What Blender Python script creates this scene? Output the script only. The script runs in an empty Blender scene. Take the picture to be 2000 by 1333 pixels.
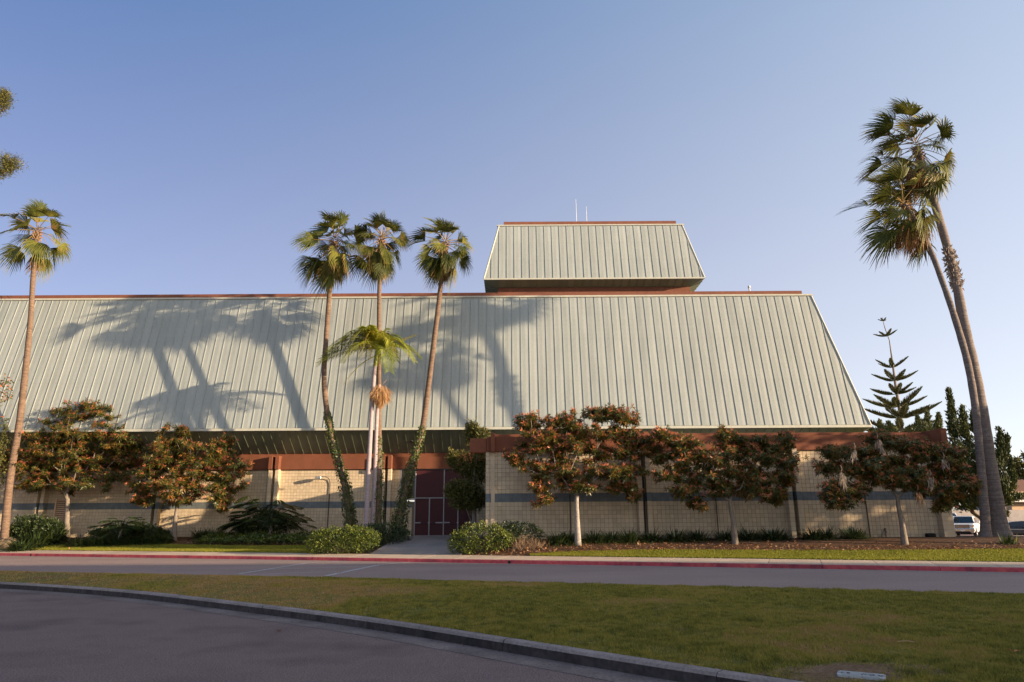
import bpy, math, random
import numpy as np
from mathutils import Vector

rng = np.random.default_rng(7)
random.seed(7)
S = bpy.context.scene
COL = S.collection

# ------------------------------------------------------------------ camera
FPX, PITCH, ROLL = 1345.0, math.radians(14.7), math.radians(0.34)
CAM = np.array([0.0, 0.0, 1.65])
_f = np.array([0, math.cos(PITCH), math.sin(PITCH)])
_r0 = np.array([1.0, 0, 0])
_u0 = np.array([0, -math.sin(PITCH), math.cos(PITCH)])
_r = math.cos(ROLL) * _r0 - math.sin(ROLL) * _u0
_u = math.cos(ROLL) * _u0 + math.sin(ROLL) * _r0
cd = bpy.data.cameras.new('camera')
cam = bpy.data.objects.new('camera', cd)
COL.objects.link(cam)
cd.sensor_width = 36.0
cd.lens = 36.0 * FPX / 2000.0
cd.clip_start, cd.clip_end = 0.1, 4000.0
from mathutils import Matrix
M = Matrix(((_r[0], _u[0], -_f[0], CAM[0]), (_r[1], _u[1], -_f[1], CAM[1]), (_r[2], _u[2], -_f[2], CAM[2]), (0, 0, 0, 1)))
cam.matrix_world = M
S.camera = cam

# ------------------------------------------------------------------ light
SUN = np.array([2.6, -1.0, 0.53])
SUN = SUN / np.linalg.norm(SUN)
W = bpy.data.worlds.new('World')
S.world = W
W.use_nodes = True
wn = W.node_tree
bg = wn.nodes['Background']
sky = wn.nodes.new('ShaderNodeTexSky')
sky.sky_type = 'NISHITA'
sky.sun_disc = False
sky.sun_elevation = math.asin(SUN[2])
sky.sun_rotation = math.atan2(SUN[0], SUN[1])
sky.altitude = 0
sky.air_density = 1.0
sky.dust_density = 0.2
sky.ozone_density = 3.0
# clear Nishita blue plus a pale veil of haze: thicker low down and towards the sun's side
def wnode(t, op=None, **kw):
    n_ = wn.nodes.new(t)
    if op:
        n_.operation = op
    return n_


tcw = wnode('ShaderNodeTexCoord')
dotn = wnode('ShaderNodeVectorMath', 'DOT_PRODUCT'); dotn.inputs[1].default_value = (0.933, -0.359, 0.0)
wn.links.new(tcw.outputs['Generated'], dotn.inputs[0])
sep = wnode('ShaderNodeSeparateXYZ'); wn.links.new(tcw.outputs['Generated'], sep.inputs[0])


def wclamp(sock, lo, hi):
    c_ = wnode('ShaderNodeClamp'); c_.inputs['Min'].default_value = lo; c_.inputs['Max'].default_value = hi
    wn.links.new(sock, c_.inputs['Value']); return c_.outputs[0]


def wscale(vec, sock):
    v_ = wnode('ShaderNodeVectorMath', 'SCALE'); v_.inputs[0].default_value = vec
    wn.links.new(sock, v_.inputs['Scale']); return v_.outputs[0]


def wadd(a_, b_):
    v_ = wnode('ShaderNodeVectorMath', 'ADD')
    for q_, x_ in enumerate((a_, b_)):
        if isinstance(x_, tuple):
            v_.inputs[q_].default_value = x_
        else:
            wn.links.new(x_, v_.inputs[q_])
    return v_.outputs[0]


haze = wadd(wadd((3.74, 3.24, 3.24), wscale((1.68, 1.79, 1.48), wclamp(dotn.outputs['Value'], -1.0, 0.35))), wscale((-3.56, -2.25, -1.2), wclamp(sep.outputs['Z'], 0.0, 1.0)))
mx_ = wnode('ShaderNodeVectorMath', 'MAXIMUM'); wn.links.new(haze, mx_.inputs[0]); mx_.inputs[1].default_value = (0.0, 0.0, 0.0)
blue = wnode('ShaderNodeVectorMath', 'SCALE'); wn.links.new(sky.outputs['Color'], blue.inputs[0]); blue.inputs['Scale'].default_value = 0.6
# warm glow round the low sun
glow = wnode('ShaderNodeMapRange')
glow.inputs['From Min'].default_value = 0.35; glow.inputs['From Max'].default_value = 1.0
glow.inputs['To Min'].default_value = 0.0; glow.inputs['To Max'].default_value = 8.0
wn.links.new(dotn.outputs['Value'], glow.inputs['Value'])
wn.links.new(wadd(wadd(blue.outputs[0], mx_.outputs[0]), wscale((1.0, 0.72, 0.42), glow.outputs[0])), bg.inputs['Color'])
bg.inputs['Strength'].default_value = 0.08
sl = bpy.data.lights.new('sun', 'SUN')
sl.energy = 5.0
sl.angle = math.radians(0.5)
sl.color = (1.0, 0.76, 0.50)
so = bpy.data.objects.new('sun', sl)
so.rotation_euler = Vector(SUN).to_track_quat('Z', 'Y').to_euler()
so.location = (60, -30, 40)
COL.objects.link(so)
S.view_settings.view_transform = 'Standard'
S.view_settings.look = 'None'
S.view_settings.gamma = 1.0
S.view_settings.exposure = 1.17
S.cycles.max_bounces = 6
S.cycles.use_denoising = True


# ------------------------------------------------------------------ pixel helpers (photo pixel -> world point at a real distance)
def ray(x, y):
    return _f + _r * (x - 1000) / FPX - _u * (y - 666.5) / FPX


def atY(x, y, Y):
    d = ray(x, y)
    return CAM + d * (Y / d[1])


def atZ(x, y, Z):
    d = ray(x, y)
    return CAM + d * ((Z - CAM[2]) / d[2])


def mpp(p):
    return float((np.asarray(p) - CAM) @ _f) / FPX


def smooth(a, b, x):
    t = np.clip((np.asarray(x, float) - a) / (b - a), 0, 1)
    return t * t * (3 - 2 * t)


YL, YW = 46.2, 34.6          # planes of the set-back wall and of the front wing wall
XWL, XWR = -1.34, 21.2       # ends of the wing


def kerbY(X):
    X = np.asarray(X, float)
    return 29.15 - 0.385 * X + 0.035 * np.minimum(X + 12, 0)


def ground_z(X, Y):
    X = np.asarray(X, float); Y = np.asarray(Y, float)
    wy = YL + (YW - YL) * smooth(-6.0, -0.5, X)
    d = (Y - kerbY(X)) * 0.933
    wd = (wy - kerbY(X)) * 0.933
    s = np.clip((d - 2.0) / np.maximum(wd - 2.3, 1.0), 0, 1)
    z = 0.15 + 0.07 * np.clip(d / 2.0, 0, 1) + 0.62 * (0.35 * s + 0.65 * smooth(0, 1, s))
    z = np.where(d < 0, 0.0, z)
    fall = smooth(22.5, 30, X) * smooth(34, 44, Y)
    z = z * (1 - fall) + 0.02 * fall
    dip = smooth(-7.6, -6.9, X) * (1 - smooth(-2.3, -1.5, X)) * smooth(33, 35, Y)
    return z - 0.16 * dip


def hit(x, y):
    d = ray(x, y)
    t = 12.0
    while t < 400:
        p = CAM + d * t
        if p[2] <= ground_z(p[0], p[1]):
            return p
        t += 0.02
    return CAM + d * t


def vnoise(x, y, sc, seed=0):
    r = np.random.default_rng(seed)
    G = r.random((64, 64))
    x = np.asarray(x) / sc; y = np.asarray(y) / sc
    xi = np.floor(x).astype(int); yi = np.floor(y).astype(int)
    fx = x - xi; fy = y - yi
    fx = fx * fx * (3 - 2 * fx); fy = fy * fy * (3 - 2 * fy)
    a = G[xi % 64, yi % 64]; b = G[(xi + 1) % 64, yi % 64]; c = G[xi % 64, (yi + 1) % 64]; d = G[(xi + 1) % 64, (yi + 1) % 64]
    return (a * (1 - fx) + b * fx) * (1 - fy) + (c * (1 - fx) + d * fx) * fy


# ------------------------------------------------------------------ materials
def _new(name):
    m = bpy.data.materials.new(name)
    m.use_nodes = True
    nt = m.node_tree
    return m, nt, nt.nodes['Principled BSDF']


def ramp_node(nt, stops):
    r = nt.nodes.new('ShaderNodeValToRGB')
    e = r.color_ramp.elements
    while len(e) < len(stops):
        e.new(0.5)
    for i, (p, c) in enumerate(stops):
        e[i].position = p
        e[i].color = (c[0], c[1], c[2], 1)
    return r


def surf(name, c1, c2, scale=3.0, rough=0.8, bump=0.0, bscale=60.0, detail=6, stretch=(1, 1, 1), c3=None, fine=0.0, fscale=200.0, spec=0.4, metallic=0.0, objvar=0.0, tintvar=0.0):
    m, nt, b = _new(name)
    tc = nt.nodes.new('ShaderNodeTexCoord')
    mp = nt.nodes.new('ShaderNodeMapping')
    mp.inputs['Scale'].default_value = stretch
    nt.links.new(tc.outputs['Object'], mp.inputs['Vector'])
    vec = mp.outputs['Vector']
    oi = None
    if objvar:
        oi = nt.nodes.new('ShaderNodeObjectInfo')
        ad = nt.nodes.new('ShaderNodeVectorMath'); ad.operation = 'ADD'
        cb = nt.nodes.new('ShaderNodeMath'); cb.operation = 'MULTIPLY'; cb.inputs[1].default_value = 50
        nt.links.new(oi.outputs['Random'], cb.inputs[0])
        nt.links.new(mp.outputs['Vector'], ad.inputs[0]); nt.links.new(cb.outputs[0], ad.inputs[1])
        vec = ad.outputs[0]
    n = nt.nodes.new('ShaderNodeTexNoise')
    n.inputs['Scale'].default_value = scale
    n.inputs['Detail'].default_value = detail
    n.inputs['Roughness'].default_value = 0.6
    nt.links.new(vec, n.inputs['Vector'])
    stops = [(0.32, c1), (0.68, c2)] if c3 is None else [(0.3, c1), (0.5, c2), (0.7, c3)]
    r = ramp_node(nt, stops)
    nt.links.new(n.outputs['Fac'], r.inputs['Fac'])
    col = r.outputs['Color']
    if fine:
        n2 = nt.nodes.new('ShaderNodeTexNoise')
        n2.inputs['Scale'].default_value = fscale
        n2.inputs['Detail'].default_value = 3
        nt.links.new(tc.outputs['Object'], n2.inputs['Vector'])
        mr = nt.nodes.new('ShaderNodeMapRange')
        mr.inputs['From Min'].default_value = 0.3; mr.inputs['From Max'].default_value = 0.7
        mr.inputs['To Min'].default_value = 1 - fine; mr.inputs['To Max'].default_value = 1 + fine
        nt.links.new(n2.outputs['Fac'], mr.inputs['Value'])
        mx = nt.nodes.new('ShaderNodeVectorMath'); mx.operation = 'SCALE'
        nt.links.new(col, mx.inputs[0]); nt.links.new(mr.outputs[0], mx.inputs['Scale'])
        col = mx.outputs[0]
    if tintvar:
        at = nt.nodes.new('ShaderNodeAttribute'); at.attribute_name = 'tint'
        mr = nt.nodes.new('ShaderNodeMapRange')
        mr.inputs['To Min'].default_value = 1 - tintvar; mr.inputs['To Max'].default_value = 1 + tintvar
        nt.links.new(at.outputs['Fac'], mr.inputs['Value'])
        mx = nt.nodes.new('ShaderNodeVectorMath'); mx.operation = 'SCALE'
        nt.links.new(col, mx.inputs[0]); nt.links.new(mr.outputs[0], mx.inputs['Scale'])
        col = mx.outputs[0]
    if objvar:
        mr = nt.nodes.new('ShaderNodeMapRange')
        mr.inputs['To Min'].default_value = 1 - objvar; mr.inputs['To Max'].default_value = 1 + objvar
        nt.links.new(oi.outputs['Random'], mr.inputs['Value'])
        mx = nt.nodes.new('ShaderNodeVectorMath'); mx.operation = 'SCALE'
        nt.links.new(col, mx.inputs[0]); nt.links.new(mr.outputs[0], mx.inputs['Scale'])
        col = mx.outputs[0]
    nt.links.new(col, b.inputs['Base Color'])
    b.inputs['Roughness'].default_value = rough
    b.inputs['Specular IOR Level'].default_value = spec
    b.inputs['Metallic'].default_value = metallic
    if bump:
        n3 = nt.nodes.new('ShaderNodeTexNoise')
        n3.inputs['Scale'].default_value = bscale
        n3.inputs['Detail'].default_value = 4
        nt.links.new(vec, n3.inputs['Vector'])
        bp = nt.nodes.new('ShaderNodeBump')
        bp.inputs['Strength'].default_value = bump
        bp.inputs['Distance'].default_value = 0.02
        nt.links.new(n3.outputs['Fac'], bp.inputs['Height'])
        nt.links.new(bp.outputs['Normal'], b.inputs['Normal'])
    return m


def leafy(name, stops, rough=0.5, transl=0.3, spec=0.35):
    """leaf colour picked by the per-leaf 'tint' attribute, with some light let through"""
    m, nt, b = _new(name)
    at = nt.nodes.new('ShaderNodeAttribute'); at.attribute_name = 'tint'
    r = ramp_node(nt, stops)
    nt.links.new(at.outputs['Fac'], r.inputs['Fac'])
    nt.links.new(r.outputs['Color'], b.inputs['Base Color'])
    b.inputs['Roughness'].default_value = rough
    b.inputs['Specular IOR Level'].default_value = spec
    if transl > 0:
        t = nt.nodes.new('ShaderNodeBsdfTranslucent')
        nt.links.new(r.outputs['Color'], t.inputs['Color'])
        mx = nt.nodes.new('ShaderNodeMixShader')
        mx.inputs[0].default_value = transl
        nt.links.new(b.outputs[0], mx.inputs[1]); nt.links.new(t.outputs[0], mx.inputs[2])
        nt.links.new(mx.outputs[0], nt.nodes['Material Output'].inputs['Surface'])
    return m


def plain(name, c, rough=0.5, metallic=0.0, spec=0.5, var=0.08):
    a = tuple(v * (1 - var) for v in c); d = tuple(min(1, v * (1 + var)) for v in c)
    return surf(name, a, d, scale=4, rough=rough, metallic=metallic, spec=spec)


MT = {}
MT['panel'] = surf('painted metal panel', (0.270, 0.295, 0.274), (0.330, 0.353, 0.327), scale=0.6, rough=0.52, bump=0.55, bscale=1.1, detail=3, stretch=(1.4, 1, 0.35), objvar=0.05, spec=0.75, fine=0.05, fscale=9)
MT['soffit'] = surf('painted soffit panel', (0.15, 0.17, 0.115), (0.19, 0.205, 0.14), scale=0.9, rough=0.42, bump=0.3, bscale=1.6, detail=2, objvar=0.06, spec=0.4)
MT['trim'] = plain('metal trim', (0.45, 0.45, 0.38), 0.45)
MT['red'] = surf('terracotta stucco', (0.155, 0.058, 0.032), (0.200, 0.074, 0.042), scale=1.3, rough=0.85, bump=0.25, bscale=90, fine=0.10, fscale=25, stretch=(1, 1, 0.5), spec=0.2)
MT['rust'] = surf('rust red fascia', (0.155, 0.060, 0.038), (0.205, 0.080, 0.050), scale=0.8, rough=0.75, fine=0.1, fscale=6, spec=0.25)
MT['block'] = surf('cream block', (0.49, 0.395, 0.272), (0.575, 0.465, 0.325), scale=1.1, rough=0.85, bump=0.3, bscale=120, fine=0.07, fscale=18, spec=0.2, tintvar=0.09)
MT['stripe'] = surf('blue grey painted block', (0.125, 0.150, 0.165), (0.155, 0.18, 0.195), scale=2.2, rough=0.8, bump=0.2, bscale=120, spec=0.2, tintvar=0.10)
MT['mortar'] = surf('mortar', (0.17, 0.13, 0.088), (0.22, 0.168, 0.115), scale=6, rough=0.95, spec=0.1)
MT['maroon'] = surf('maroon door paint', (0.050, 0.008, 0.012), (0.062, 0.010, 0.014), scale=1.5, rough=0.55, spec=0.35)
MT['frame'] = plain('aluminium frame', (0.30, 0.29, 0.30), 0.45, 0.3)
MT['darkmetal'] = plain('dark metal', (0.035, 0.033, 0.033), 0.5)
MT['steel'] = plain('brushed steel', (0.35, 0.34, 0.34), 0.4, 0.6)
MT['smoked'] = plain('smoked glass', (0.025, 0.018, 0.010), 0.12, 0.0, 0.6)
MT['roofing'] = surf('flat roofing', (0.2, 0.19, 0.17), (0.26, 0.25, 0.23), rough=0.9)
MT['asphalt'] = surf('weathered asphalt', (0.112, 0.077, 0.071), (0.182, 0.127, 0.116), scale=0.45, rough=0.92, bump=0.8, bscale=50, fine=0.5, fscale=48, spec=0.25, c3=(0.148, 0.103, 0.094))
MT['road'] = surf('road asphalt', (0.25, 0.180, 0.158), (0.31, 0.225, 0.196), scale=0.35, rough=0.9, bump=0.6, bscale=70, fine=0.28, fscale=24, spec=0.25, stretch=(0.5, 1, 1))
MT['concrete'] = surf('pale concrete', (0.43, 0.325, 0.235), (0.54, 0.42, 0.31), scale=0.9, rough=0.9, bump=0.3, bscale=80, fine=0.12, fscale=22, spec=0.2, objvar=0.06)
MT['walk'] = surf('walk concrete', (0.235, 0.20, 0.185), (0.30, 0.26, 0.24), scale=0.7, rough=0.9, fine=0.10, fscale=18, spec=0.2)
MT['kerbtop'] = surf('grey kerb top', (0.19, 0.155, 0.142), (0.30, 0.25, 0.23), scale=1.6, rough=0.9, bump=0.4, bscale=60, fine=0.22, fscale=30, spec=0.2, objvar=0.12)
MT['kerbface'] = surf('near-black kerb face', (0.018, 0.016, 0.017), (0.055, 0.047, 0.046), scale=1.8, rough=0.85, bump=0.5, bscale=40, fine=0.3, fscale=14, spec=0.25, c3=(0.028, 0.024, 0.025), stretch=(1, 1, 0.6), objvar=0.2)  # face coloured much darker than the kerb top
MT['gutter'] = surf('gutter concrete', (0.115, 0.09, 0.082), (0.215, 0.172, 0.155), scale=1.2, rough=0.9, fine=0.3, fscale=24, spec=0.2)
MT['redkerb'] = surf('worn red kerb paint', (0.155, 0.028, 0.040), (0.36, 0.055, 0.070), scale=1.0, rough=0.7, bump=0.3, bscale=30, fine=0.25, fscale=7, spec=0.3, c3=(0.44, 0.075, 0.070), objvar=0.14)
MT['white'] = surf('worn road paint', (0.28, 0.26, 0.27), (0.50, 0.47, 0.48), scale=5, rough=0.8, fine=0.2, fscale=40)
MT['turf'] = surf('turf soil', (0.15, 0.095, 0.045), (0.16, 0.135, 0.036), scale=0.8, rough=1.0, bump=0.8, bscale=50, fine=0.35, fscale=30, c3=(0.085, 0.11, 0.028), spec=0.1)
MT['lawn'] = surf('mown lawn', (0.15, 0.19, 0.026), (0.22, 0.24, 0.036), scale=1.4, rough=0.95, bump=0.8, bscale=60, fine=0.25, fscale=26, spec=0.1)
MT['mulch'] = surf('bark mulch', (0.050, 0.028, 0.018), (0.105, 0.058, 0.034), scale=6, rough=1.0, bump=1.0, bscale=28, fine=0.4, fscale=26, c3=(0.15, 0.08, 0.045), spec=0.1)
MT['soil'] = surf('bare soil', (0.14, 0.085, 0.050), (0.22, 0.14, 0.085), scale=3, rough=1.0, bump=1.0, bscale=30, fine=0.35, fscale=26, spec=0.1)
MT['earth'] = surf('dry ground', (0.13, 0.115, 0.07), (0.17, 0.15, 0.09), scale=0.2, rough=1.0)
MT['bark'] = surf('grey brown bark', (0.15, 0.125, 0.10), (0.25, 0.21, 0.175), scale=8, rough=0.9, bump=0.7, bscale=24, stretch=(1, 1, 0.4), fine=0.25, fscale=30, spec=0.15)
MT['palebark'] = surf('pale bark', (0.22, 0.19, 0.165), (0.42, 0.37, 0.33), scale=6, rough=0.85, bump=0.5, bscale=18, fine=0.2, fscale=22, spec=0.2)
MT['darkbark'] = surf('dark bark', (0.06, 0.045, 0.032), (0.11, 0.085, 0.06), scale=7, rough=0.95, bump=0.7, bscale=20)
MT['palmbark'] = surf('ringed palm bark', (0.105, 0.070, 0.050), (0.215, 0.145, 0.105), scale=3.5, rough=0.9, bump=1.0, bscale=5.0, stretch=(0.6, 0.6, 5.0), fine=0.25, fscale=16, spec=0.15)
MT['greypalm'] = surf('grey ringed palm bark', (0.13, 0.105, 0.095), (0.235, 0.195, 0.175), scale=3.0, rough=0.9, bump=1.0, bscale=4.0, stretch=(0.5, 0.5, 6.0), fine=0.25, fscale=14, spec=0.15)
MT['kingbark'] = surf('smooth mauve palm bark', (0.30, 0.24, 0.25), (0.40, 0.33, 0.34), scale=2.0, rough=0.75, bump=0.6, bscale=3, stretch=(0.3, 0.3, 7), fine=0.12, fscale=12, spec=0.25)
MT['rock'] = surf('sandstone boulder', (0.17, 0.12, 0.07), (0.33, 0.245, 0.15), scale=2.5, rough=0.95, bump=0.9, bscale=7, fine=0.2, fscale=12, spec=0.15)
MT['bronze'] = leafy('bronze loquat leaf', [(0.0, (0.030, 0.046, 0.011)), (0.32, (0.085, 0.095, 0.018)), (0.5, (0.20, 0.135, 0.026)), (0.66, (0.40, 0.15, 0.035)), (0.82, (0.46, 0.115, 0.055)), (1.0, (0.55, 0.18, 0.115))], 0.34, 0.2, 0.5)
MT['fan'] = leafy('fan palm leaf', [(0.0, (0.024, 0.034, 0.008)), (0.35, (0.062, 0.074, 0.014)), (0.7, (0.20, 0.19, 0.032)), (0.84, (0.27, 0.15, 0.06)), (1.0, (0.40, 0.225, 0.105))], 0.45, 0.2, 0.25)
MT['king'] = leafy('feather palm leaf', [(0.0, (0.075, 0.105, 0.012)), (0.5, (0.26, 0.30, 0.026)), (0.85, (0.50, 0.44, 0.06)), (1.0, (0.30, 0.19, 0.08))], 0.4, 0.38, 0.5)
MT['straw'] = leafy('dry flower strands', [(0.0, (0.34, 0.19, 0.08)), (1.0, (0.56, 0.34, 0.16))], 0.8, 0.25)
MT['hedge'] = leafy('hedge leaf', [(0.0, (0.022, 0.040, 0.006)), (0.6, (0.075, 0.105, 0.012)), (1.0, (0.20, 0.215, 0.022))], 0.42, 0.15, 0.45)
MT['dark'] = leafy('dark leaf with painted shade', [(0.0, (0.016, 0.030, 0.009)), (0.7, (0.040, 0.065, 0.018)), (1.0, (0.085, 0.105, 0.03))], 0.4, 0.2, 0.45)  # dark foliage, with the shade on bed plants put into the colour
MT['podo'] = leafy('fine yew leaf', [(0.0, (0.040, 0.046, 0.011)), (0.6, (0.105, 0.105, 0.024)), (1.0, (0.21, 0.18, 0.045))], 0.5, 0.2)
MT['conifer'] = leafy('conifer needle', [(0.0, (0.026, 0.040, 0.012)), (0.7, (0.078, 0.092, 0.024)), (1.0, (0.18, 0.17, 0.04))], 0.6, 0.1)
MT['pine'] = leafy('norfolk needle', [(0.0, (0.065, 0.080, 0.034)), (1.0, (0.19, 0.18, 0.07))], 0.6, 0.1)
MT['ivy'] = leafy('ivy leaf', [(0.0, (0.030, 0.052, 0.010)), (0.7, (0.090, 0.125, 0.018)), (1.0, (0.19, 0.21, 0.028))], 0.38, 0.25, 0.5)
MT['grassblade'] = leafy('grass blade', [(0.0, (0.085, 0.095, 0.018)), (0.4, (0.29, 0.255, 0.046)), (0.7, (0.34, 0.22, 0.075)), (1.0, (0.46, 0.29, 0.14))], 0.7, 0.25, 0.2)
MT['lawnblade'] = leafy('bright grass blade', [(0.0, (0.135, 0.155, 0.018)), (0.7, (0.26, 0.25, 0.032)), (1.0, (0.38, 0.31, 0.06))], 0.7, 0.3, 0.2)
MT['litter'] = leafy('fallen leaf', [(0.0, (0.10, 0.05, 0.025)), (0.5, (0.26, 0.12, 0.045)), (0.8, (0.45, 0.22, 0.09)), (1.0, (0.42, 0.34, 0.22))], 0.8, 0.15)
MT['deadfrond'] = leafy('bleached dead frond', [(0.0, (0.20, 0.155, 0.125)), (1.0, (0.44, 0.37, 0.31))], 0.8, 0.25)
MT['browndead'] = leafy('brown dead frond', [(0.0, (0.12, 0.07, 0.04)), (1.0, (0.22, 0.13, 0.07))], 0.8, 0.2)
MT['tulip'] = leafy('tulip tree leaf and flower', [(0.0, (0.04, 0.06, 0.012)), (0.75, (0.11, 0.12, 0.025)), (0.8, (0.45, 0.08, 0.02)), (1.0, (0.55, 0.13, 0.03))], 0.5, 0.25)
MT['twig'] = leafy('dry twig', [(0.0, (0.16, 0.10, 0.06)), (1.0, (0.30, 0.20, 0.12))], 0.9, 0.0)
MT['whitepaint'] = plain('white car paint', (0.72, 0.72, 0.74), 0.22, 0.0, 0.6, 0.02)
MT['greypaint'] = plain('dark grey car paint', (0.055, 0.050, 0.055), 0.22, 0.3, 0.6, 0.02)
MT['carglass'] = plain('car glass', (0.018, 0.020, 0.022), 0.06, 0.0, 0.8)
MT['rubber'] = plain('tyre rubber', (0.018, 0.018, 0.018), 0.8)
MT['chrome'] = plain('chrome', (0.55, 0.55, 0.57), 0.2, 0.9)
MT['amber'] = plain('amber lamp lens', (0.55, 0.26, 0.05), 0.25)
MT['lens'] = plain('clear lamp lens', (0.55, 0.55, 0.52), 0.2)
MT['plate'] = plain('licence plate', (0.62, 0.62, 0.64), 0.5)
MT['logored'] = plain('red badge', (0.45, 0.02, 0.02), 0.4)
MT['tileroof'] = surf('brown roof tile', (0.13, 0.062, 0.038), (0.19, 0.095, 0.06), scale=3, rough=0.85)
MT['peach'] = surf('peach stucco', (0.50, 0.34, 0.22), (0.58, 0.40, 0.27), scale=1.5, rough=0.9)
MT['offwhite'] = plain('off white paint', (0.62, 0.60, 0.58), 0.6)
MT['greywall'] = surf('grey garden wall', (0.30, 0.27, 0.26), (0.37, 0.335, 0.32), scale=1.5, rough=0.9)
MT['beige'] = surf('beige stucco', (0.42, 0.36, 0.28), (0.50, 0.43, 0.33), scale=0.8, rough=0.9)
MT['cover'] = surf('grey plastic cover', (0.30, 0.31, 0.31), (0.40, 0.41, 0.41), scale=9, rough=0.6, fine=0.1, fscale=60)
MT['ink'] = plain('dark lettering', (0.05, 0.055, 0.055), 0.7)
MT['black'] = plain('black plastic', (0.010, 0.010, 0.011), 0.6, 0.0, 0.15)
MT['yellow'] = surf('yellow reflector', (0.55, 0.30, 0.03), (0.62, 0.36, 0.05), rough=0.5)
MT['paper'] = plain('crumpled paper', (0.62, 0.62, 0.58), 0.8)

# ------------------------------------------------------------------ mesh building
ORG = {}


class MB:
    """collects faces; build() links them as ONE mesh object"""

    def __init__(self):
        self.V = []; self.F = []; self.MI = []; self.T = []; self.n = 0

    def add(self, V, F, mi=0, tint=None):
        V = np.asarray(V, float).reshape(-1, 3)
        F = np.asarray(F, int)
        if len(F) == 0:
            return
        self.V.append(V); self.F.append(F + self.n); self.n += len(V)
        self.MI.append(np.full(len(F), mi, int) if np.isscalar(mi) else np.asarray(mi, int))
        if tint is None:
            tint = 0.5
        self.T.append(np.full(len(F), tint, float) if np.isscalar(tint) else np.asarray(tint, float))

    def poly(self, pts, mi=0):
        self.add(pts, [list(range(len(pts)))], mi)

    def box(self, x0, x1, y0, y1, z0, z1, mi=0, skip=''):
        v = [(x0, y0, z0), (x1, y0, z0), (x1, y1, z0), (x0, y1, z0), (x0, y0, z1), (x1, y0, z1), (x1, y1, z1), (x0, y1, z1)]
        f = {'f': (0, 1, 5, 4), 'r': (1, 2, 6, 5), 'b': (2, 3, 7, 6), 'l': (3, 0, 4, 7), 'd': (0, 3, 2, 1), 't': (4, 5, 6, 7)}
        self.add(v, [f[k] for k in f if k not in skip], mi)

    def bevbox(self, x0, x1, y0, y1, z0, z1, b=0.01, mi=0):
        # box with chamfered vertical and top edges
        xs = [(x0 + b, y0), (x1 - b, y0), (x1, y0 + b), (x1, y1 - b), (x1 - b, y1), (x0 + b, y1), (x0, y1 - b), (x0, y0 + b)]
        cx, cy = (x0 + x1) / 2, (y0 + y1) / 2
        sx = (x1 - x0 - 2 * b) / (x1 - x0); sy = (y1 - y0 - 2 * b) / (y1 - y0)
        ins = [(cx + (x - cx) * sx, cy + (y - cy) * sy) for x, y in xs]
        V = [(x, y, z0 + b) for x, y in xs] + [(x, y, z1 - b) for x, y in xs] + [(x, y, z1) for x, y in ins] + [(x, y, z0) for x, y in ins]
        for a, c in ((0, 8), (8, 16), (24, 0)):
            self.add(V, [(a + i, a + (i + 1) % 8, c + (i + 1) % 8, c + i) for i in range(8)], mi)
        self.add(V, [tuple(range(16, 24))], mi)
        self.add(V, [tuple(range(31, 23, -1))], mi)

    def tube(self, path, rad, n=8, mi=0, tint=None, cap=True):
        P = np.asarray(path, float); N = len(P)
        R = np.full(N, rad, float) if np.isscalar(rad) else np.asarray(rad, float)
        T = np.gradient(P, axis=0); T /= np.linalg.norm(T, axis=1)[:, None] + 1e-9
        ref = np.array([1.0, 0, 0]) if abs(T[0][0]) < 0.8 else np.array([0, 1.0, 0])
        a = np.linspace(0, 2 * math.pi, n, endpoint=False)
        V = []
        u = np.cross(T[0], ref)
        for i in range(N):
            u = u - T[i] * (u @ T[i]); u /= np.linalg.norm(u) + 1e-9
            w = np.cross(T[i], u)
            V.append(P[i] + R[i] * (np.cos(a)[:, None] * u + np.sin(a)[:, None] * w))
        V = np.concatenate(V)
        i = np.arange(N - 1)[:, None] * n; k = np.arange(n)[None]; k2 = (k + 1) % n
        F = np.stack([i + k, i + k2, i + n + k2, i + n + k], -1).reshape(-1, 4)
        self.add(V, F, mi, tint)
        if cap:
            self.add(V[-n:], [list(range(n))], mi, tint)
            self.add(V[:n], [list(range(n))[::-1]], mi, tint)

    def build(self, name, mats, parent=None, org=None, smooth=False, loc=None):
        if not isinstance(mats, (list, tuple)):
            mats = [mats]
        if org is None:
            org = ORG[parent.name] if parent is not None and parent.name in ORG else np.zeros(3)
        org = np.asarray(org, float)
        me = bpy.data.meshes.new(name)
        V = np.concatenate(self.V) - org
        cnt = np.concatenate([np.full(len(f), f.shape[1]) for f in self.F])
        idx = np.concatenate([f.ravel() for f in self.F])
        me.vertices.add(len(V)); me.vertices.foreach_set('co', V.ravel())
        me.loops.add(len(idx)); me.loops.foreach_set('vertex_index', idx.astype(np.int32))
        me.polygons.add(len(cnt))
        me.polygons.foreach_set('loop_start', np.concatenate([[0], np.cumsum(cnt)[:-1]]).astype(np.int32))
        me.polygons.foreach_set('material_index', np.concatenate(self.MI).astype(np.int32))
        at = me.attributes.new('tint', 'FLOAT', 'FACE')
        at.data.foreach_set('value', np.concatenate(self.T).astype(np.float32))
        me.polygons.foreach_set('use_smooth', np.full(len(cnt), smooth))
        for m in mats:
            me.materials.append(m)
        me.update(calc_edges=True)
        o = bpy.data.objects.new(name, me)
        COL.objects.link(o)
        if parent is not None:
            o.parent = parent
        else:
            o.location = org
        if loc is not None:
            o.location = loc
        ORG[o.name] = org
        return o


def tag(o, label, cat, group=None):
    o['label'] = label; o['category'] = cat
    if group:
        o['group'] = group
    return o


def thing(name, label, cat, loc=(0, 0, 0), group=None):
    o = bpy.data.objects.new(name, None)
    o.empty_display_size = 0.3
    COL.objects.link(o); o.location = loc
    ORG[o.name] = np.asarray(loc, float)
    return tag(o, label, cat, group)


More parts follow.
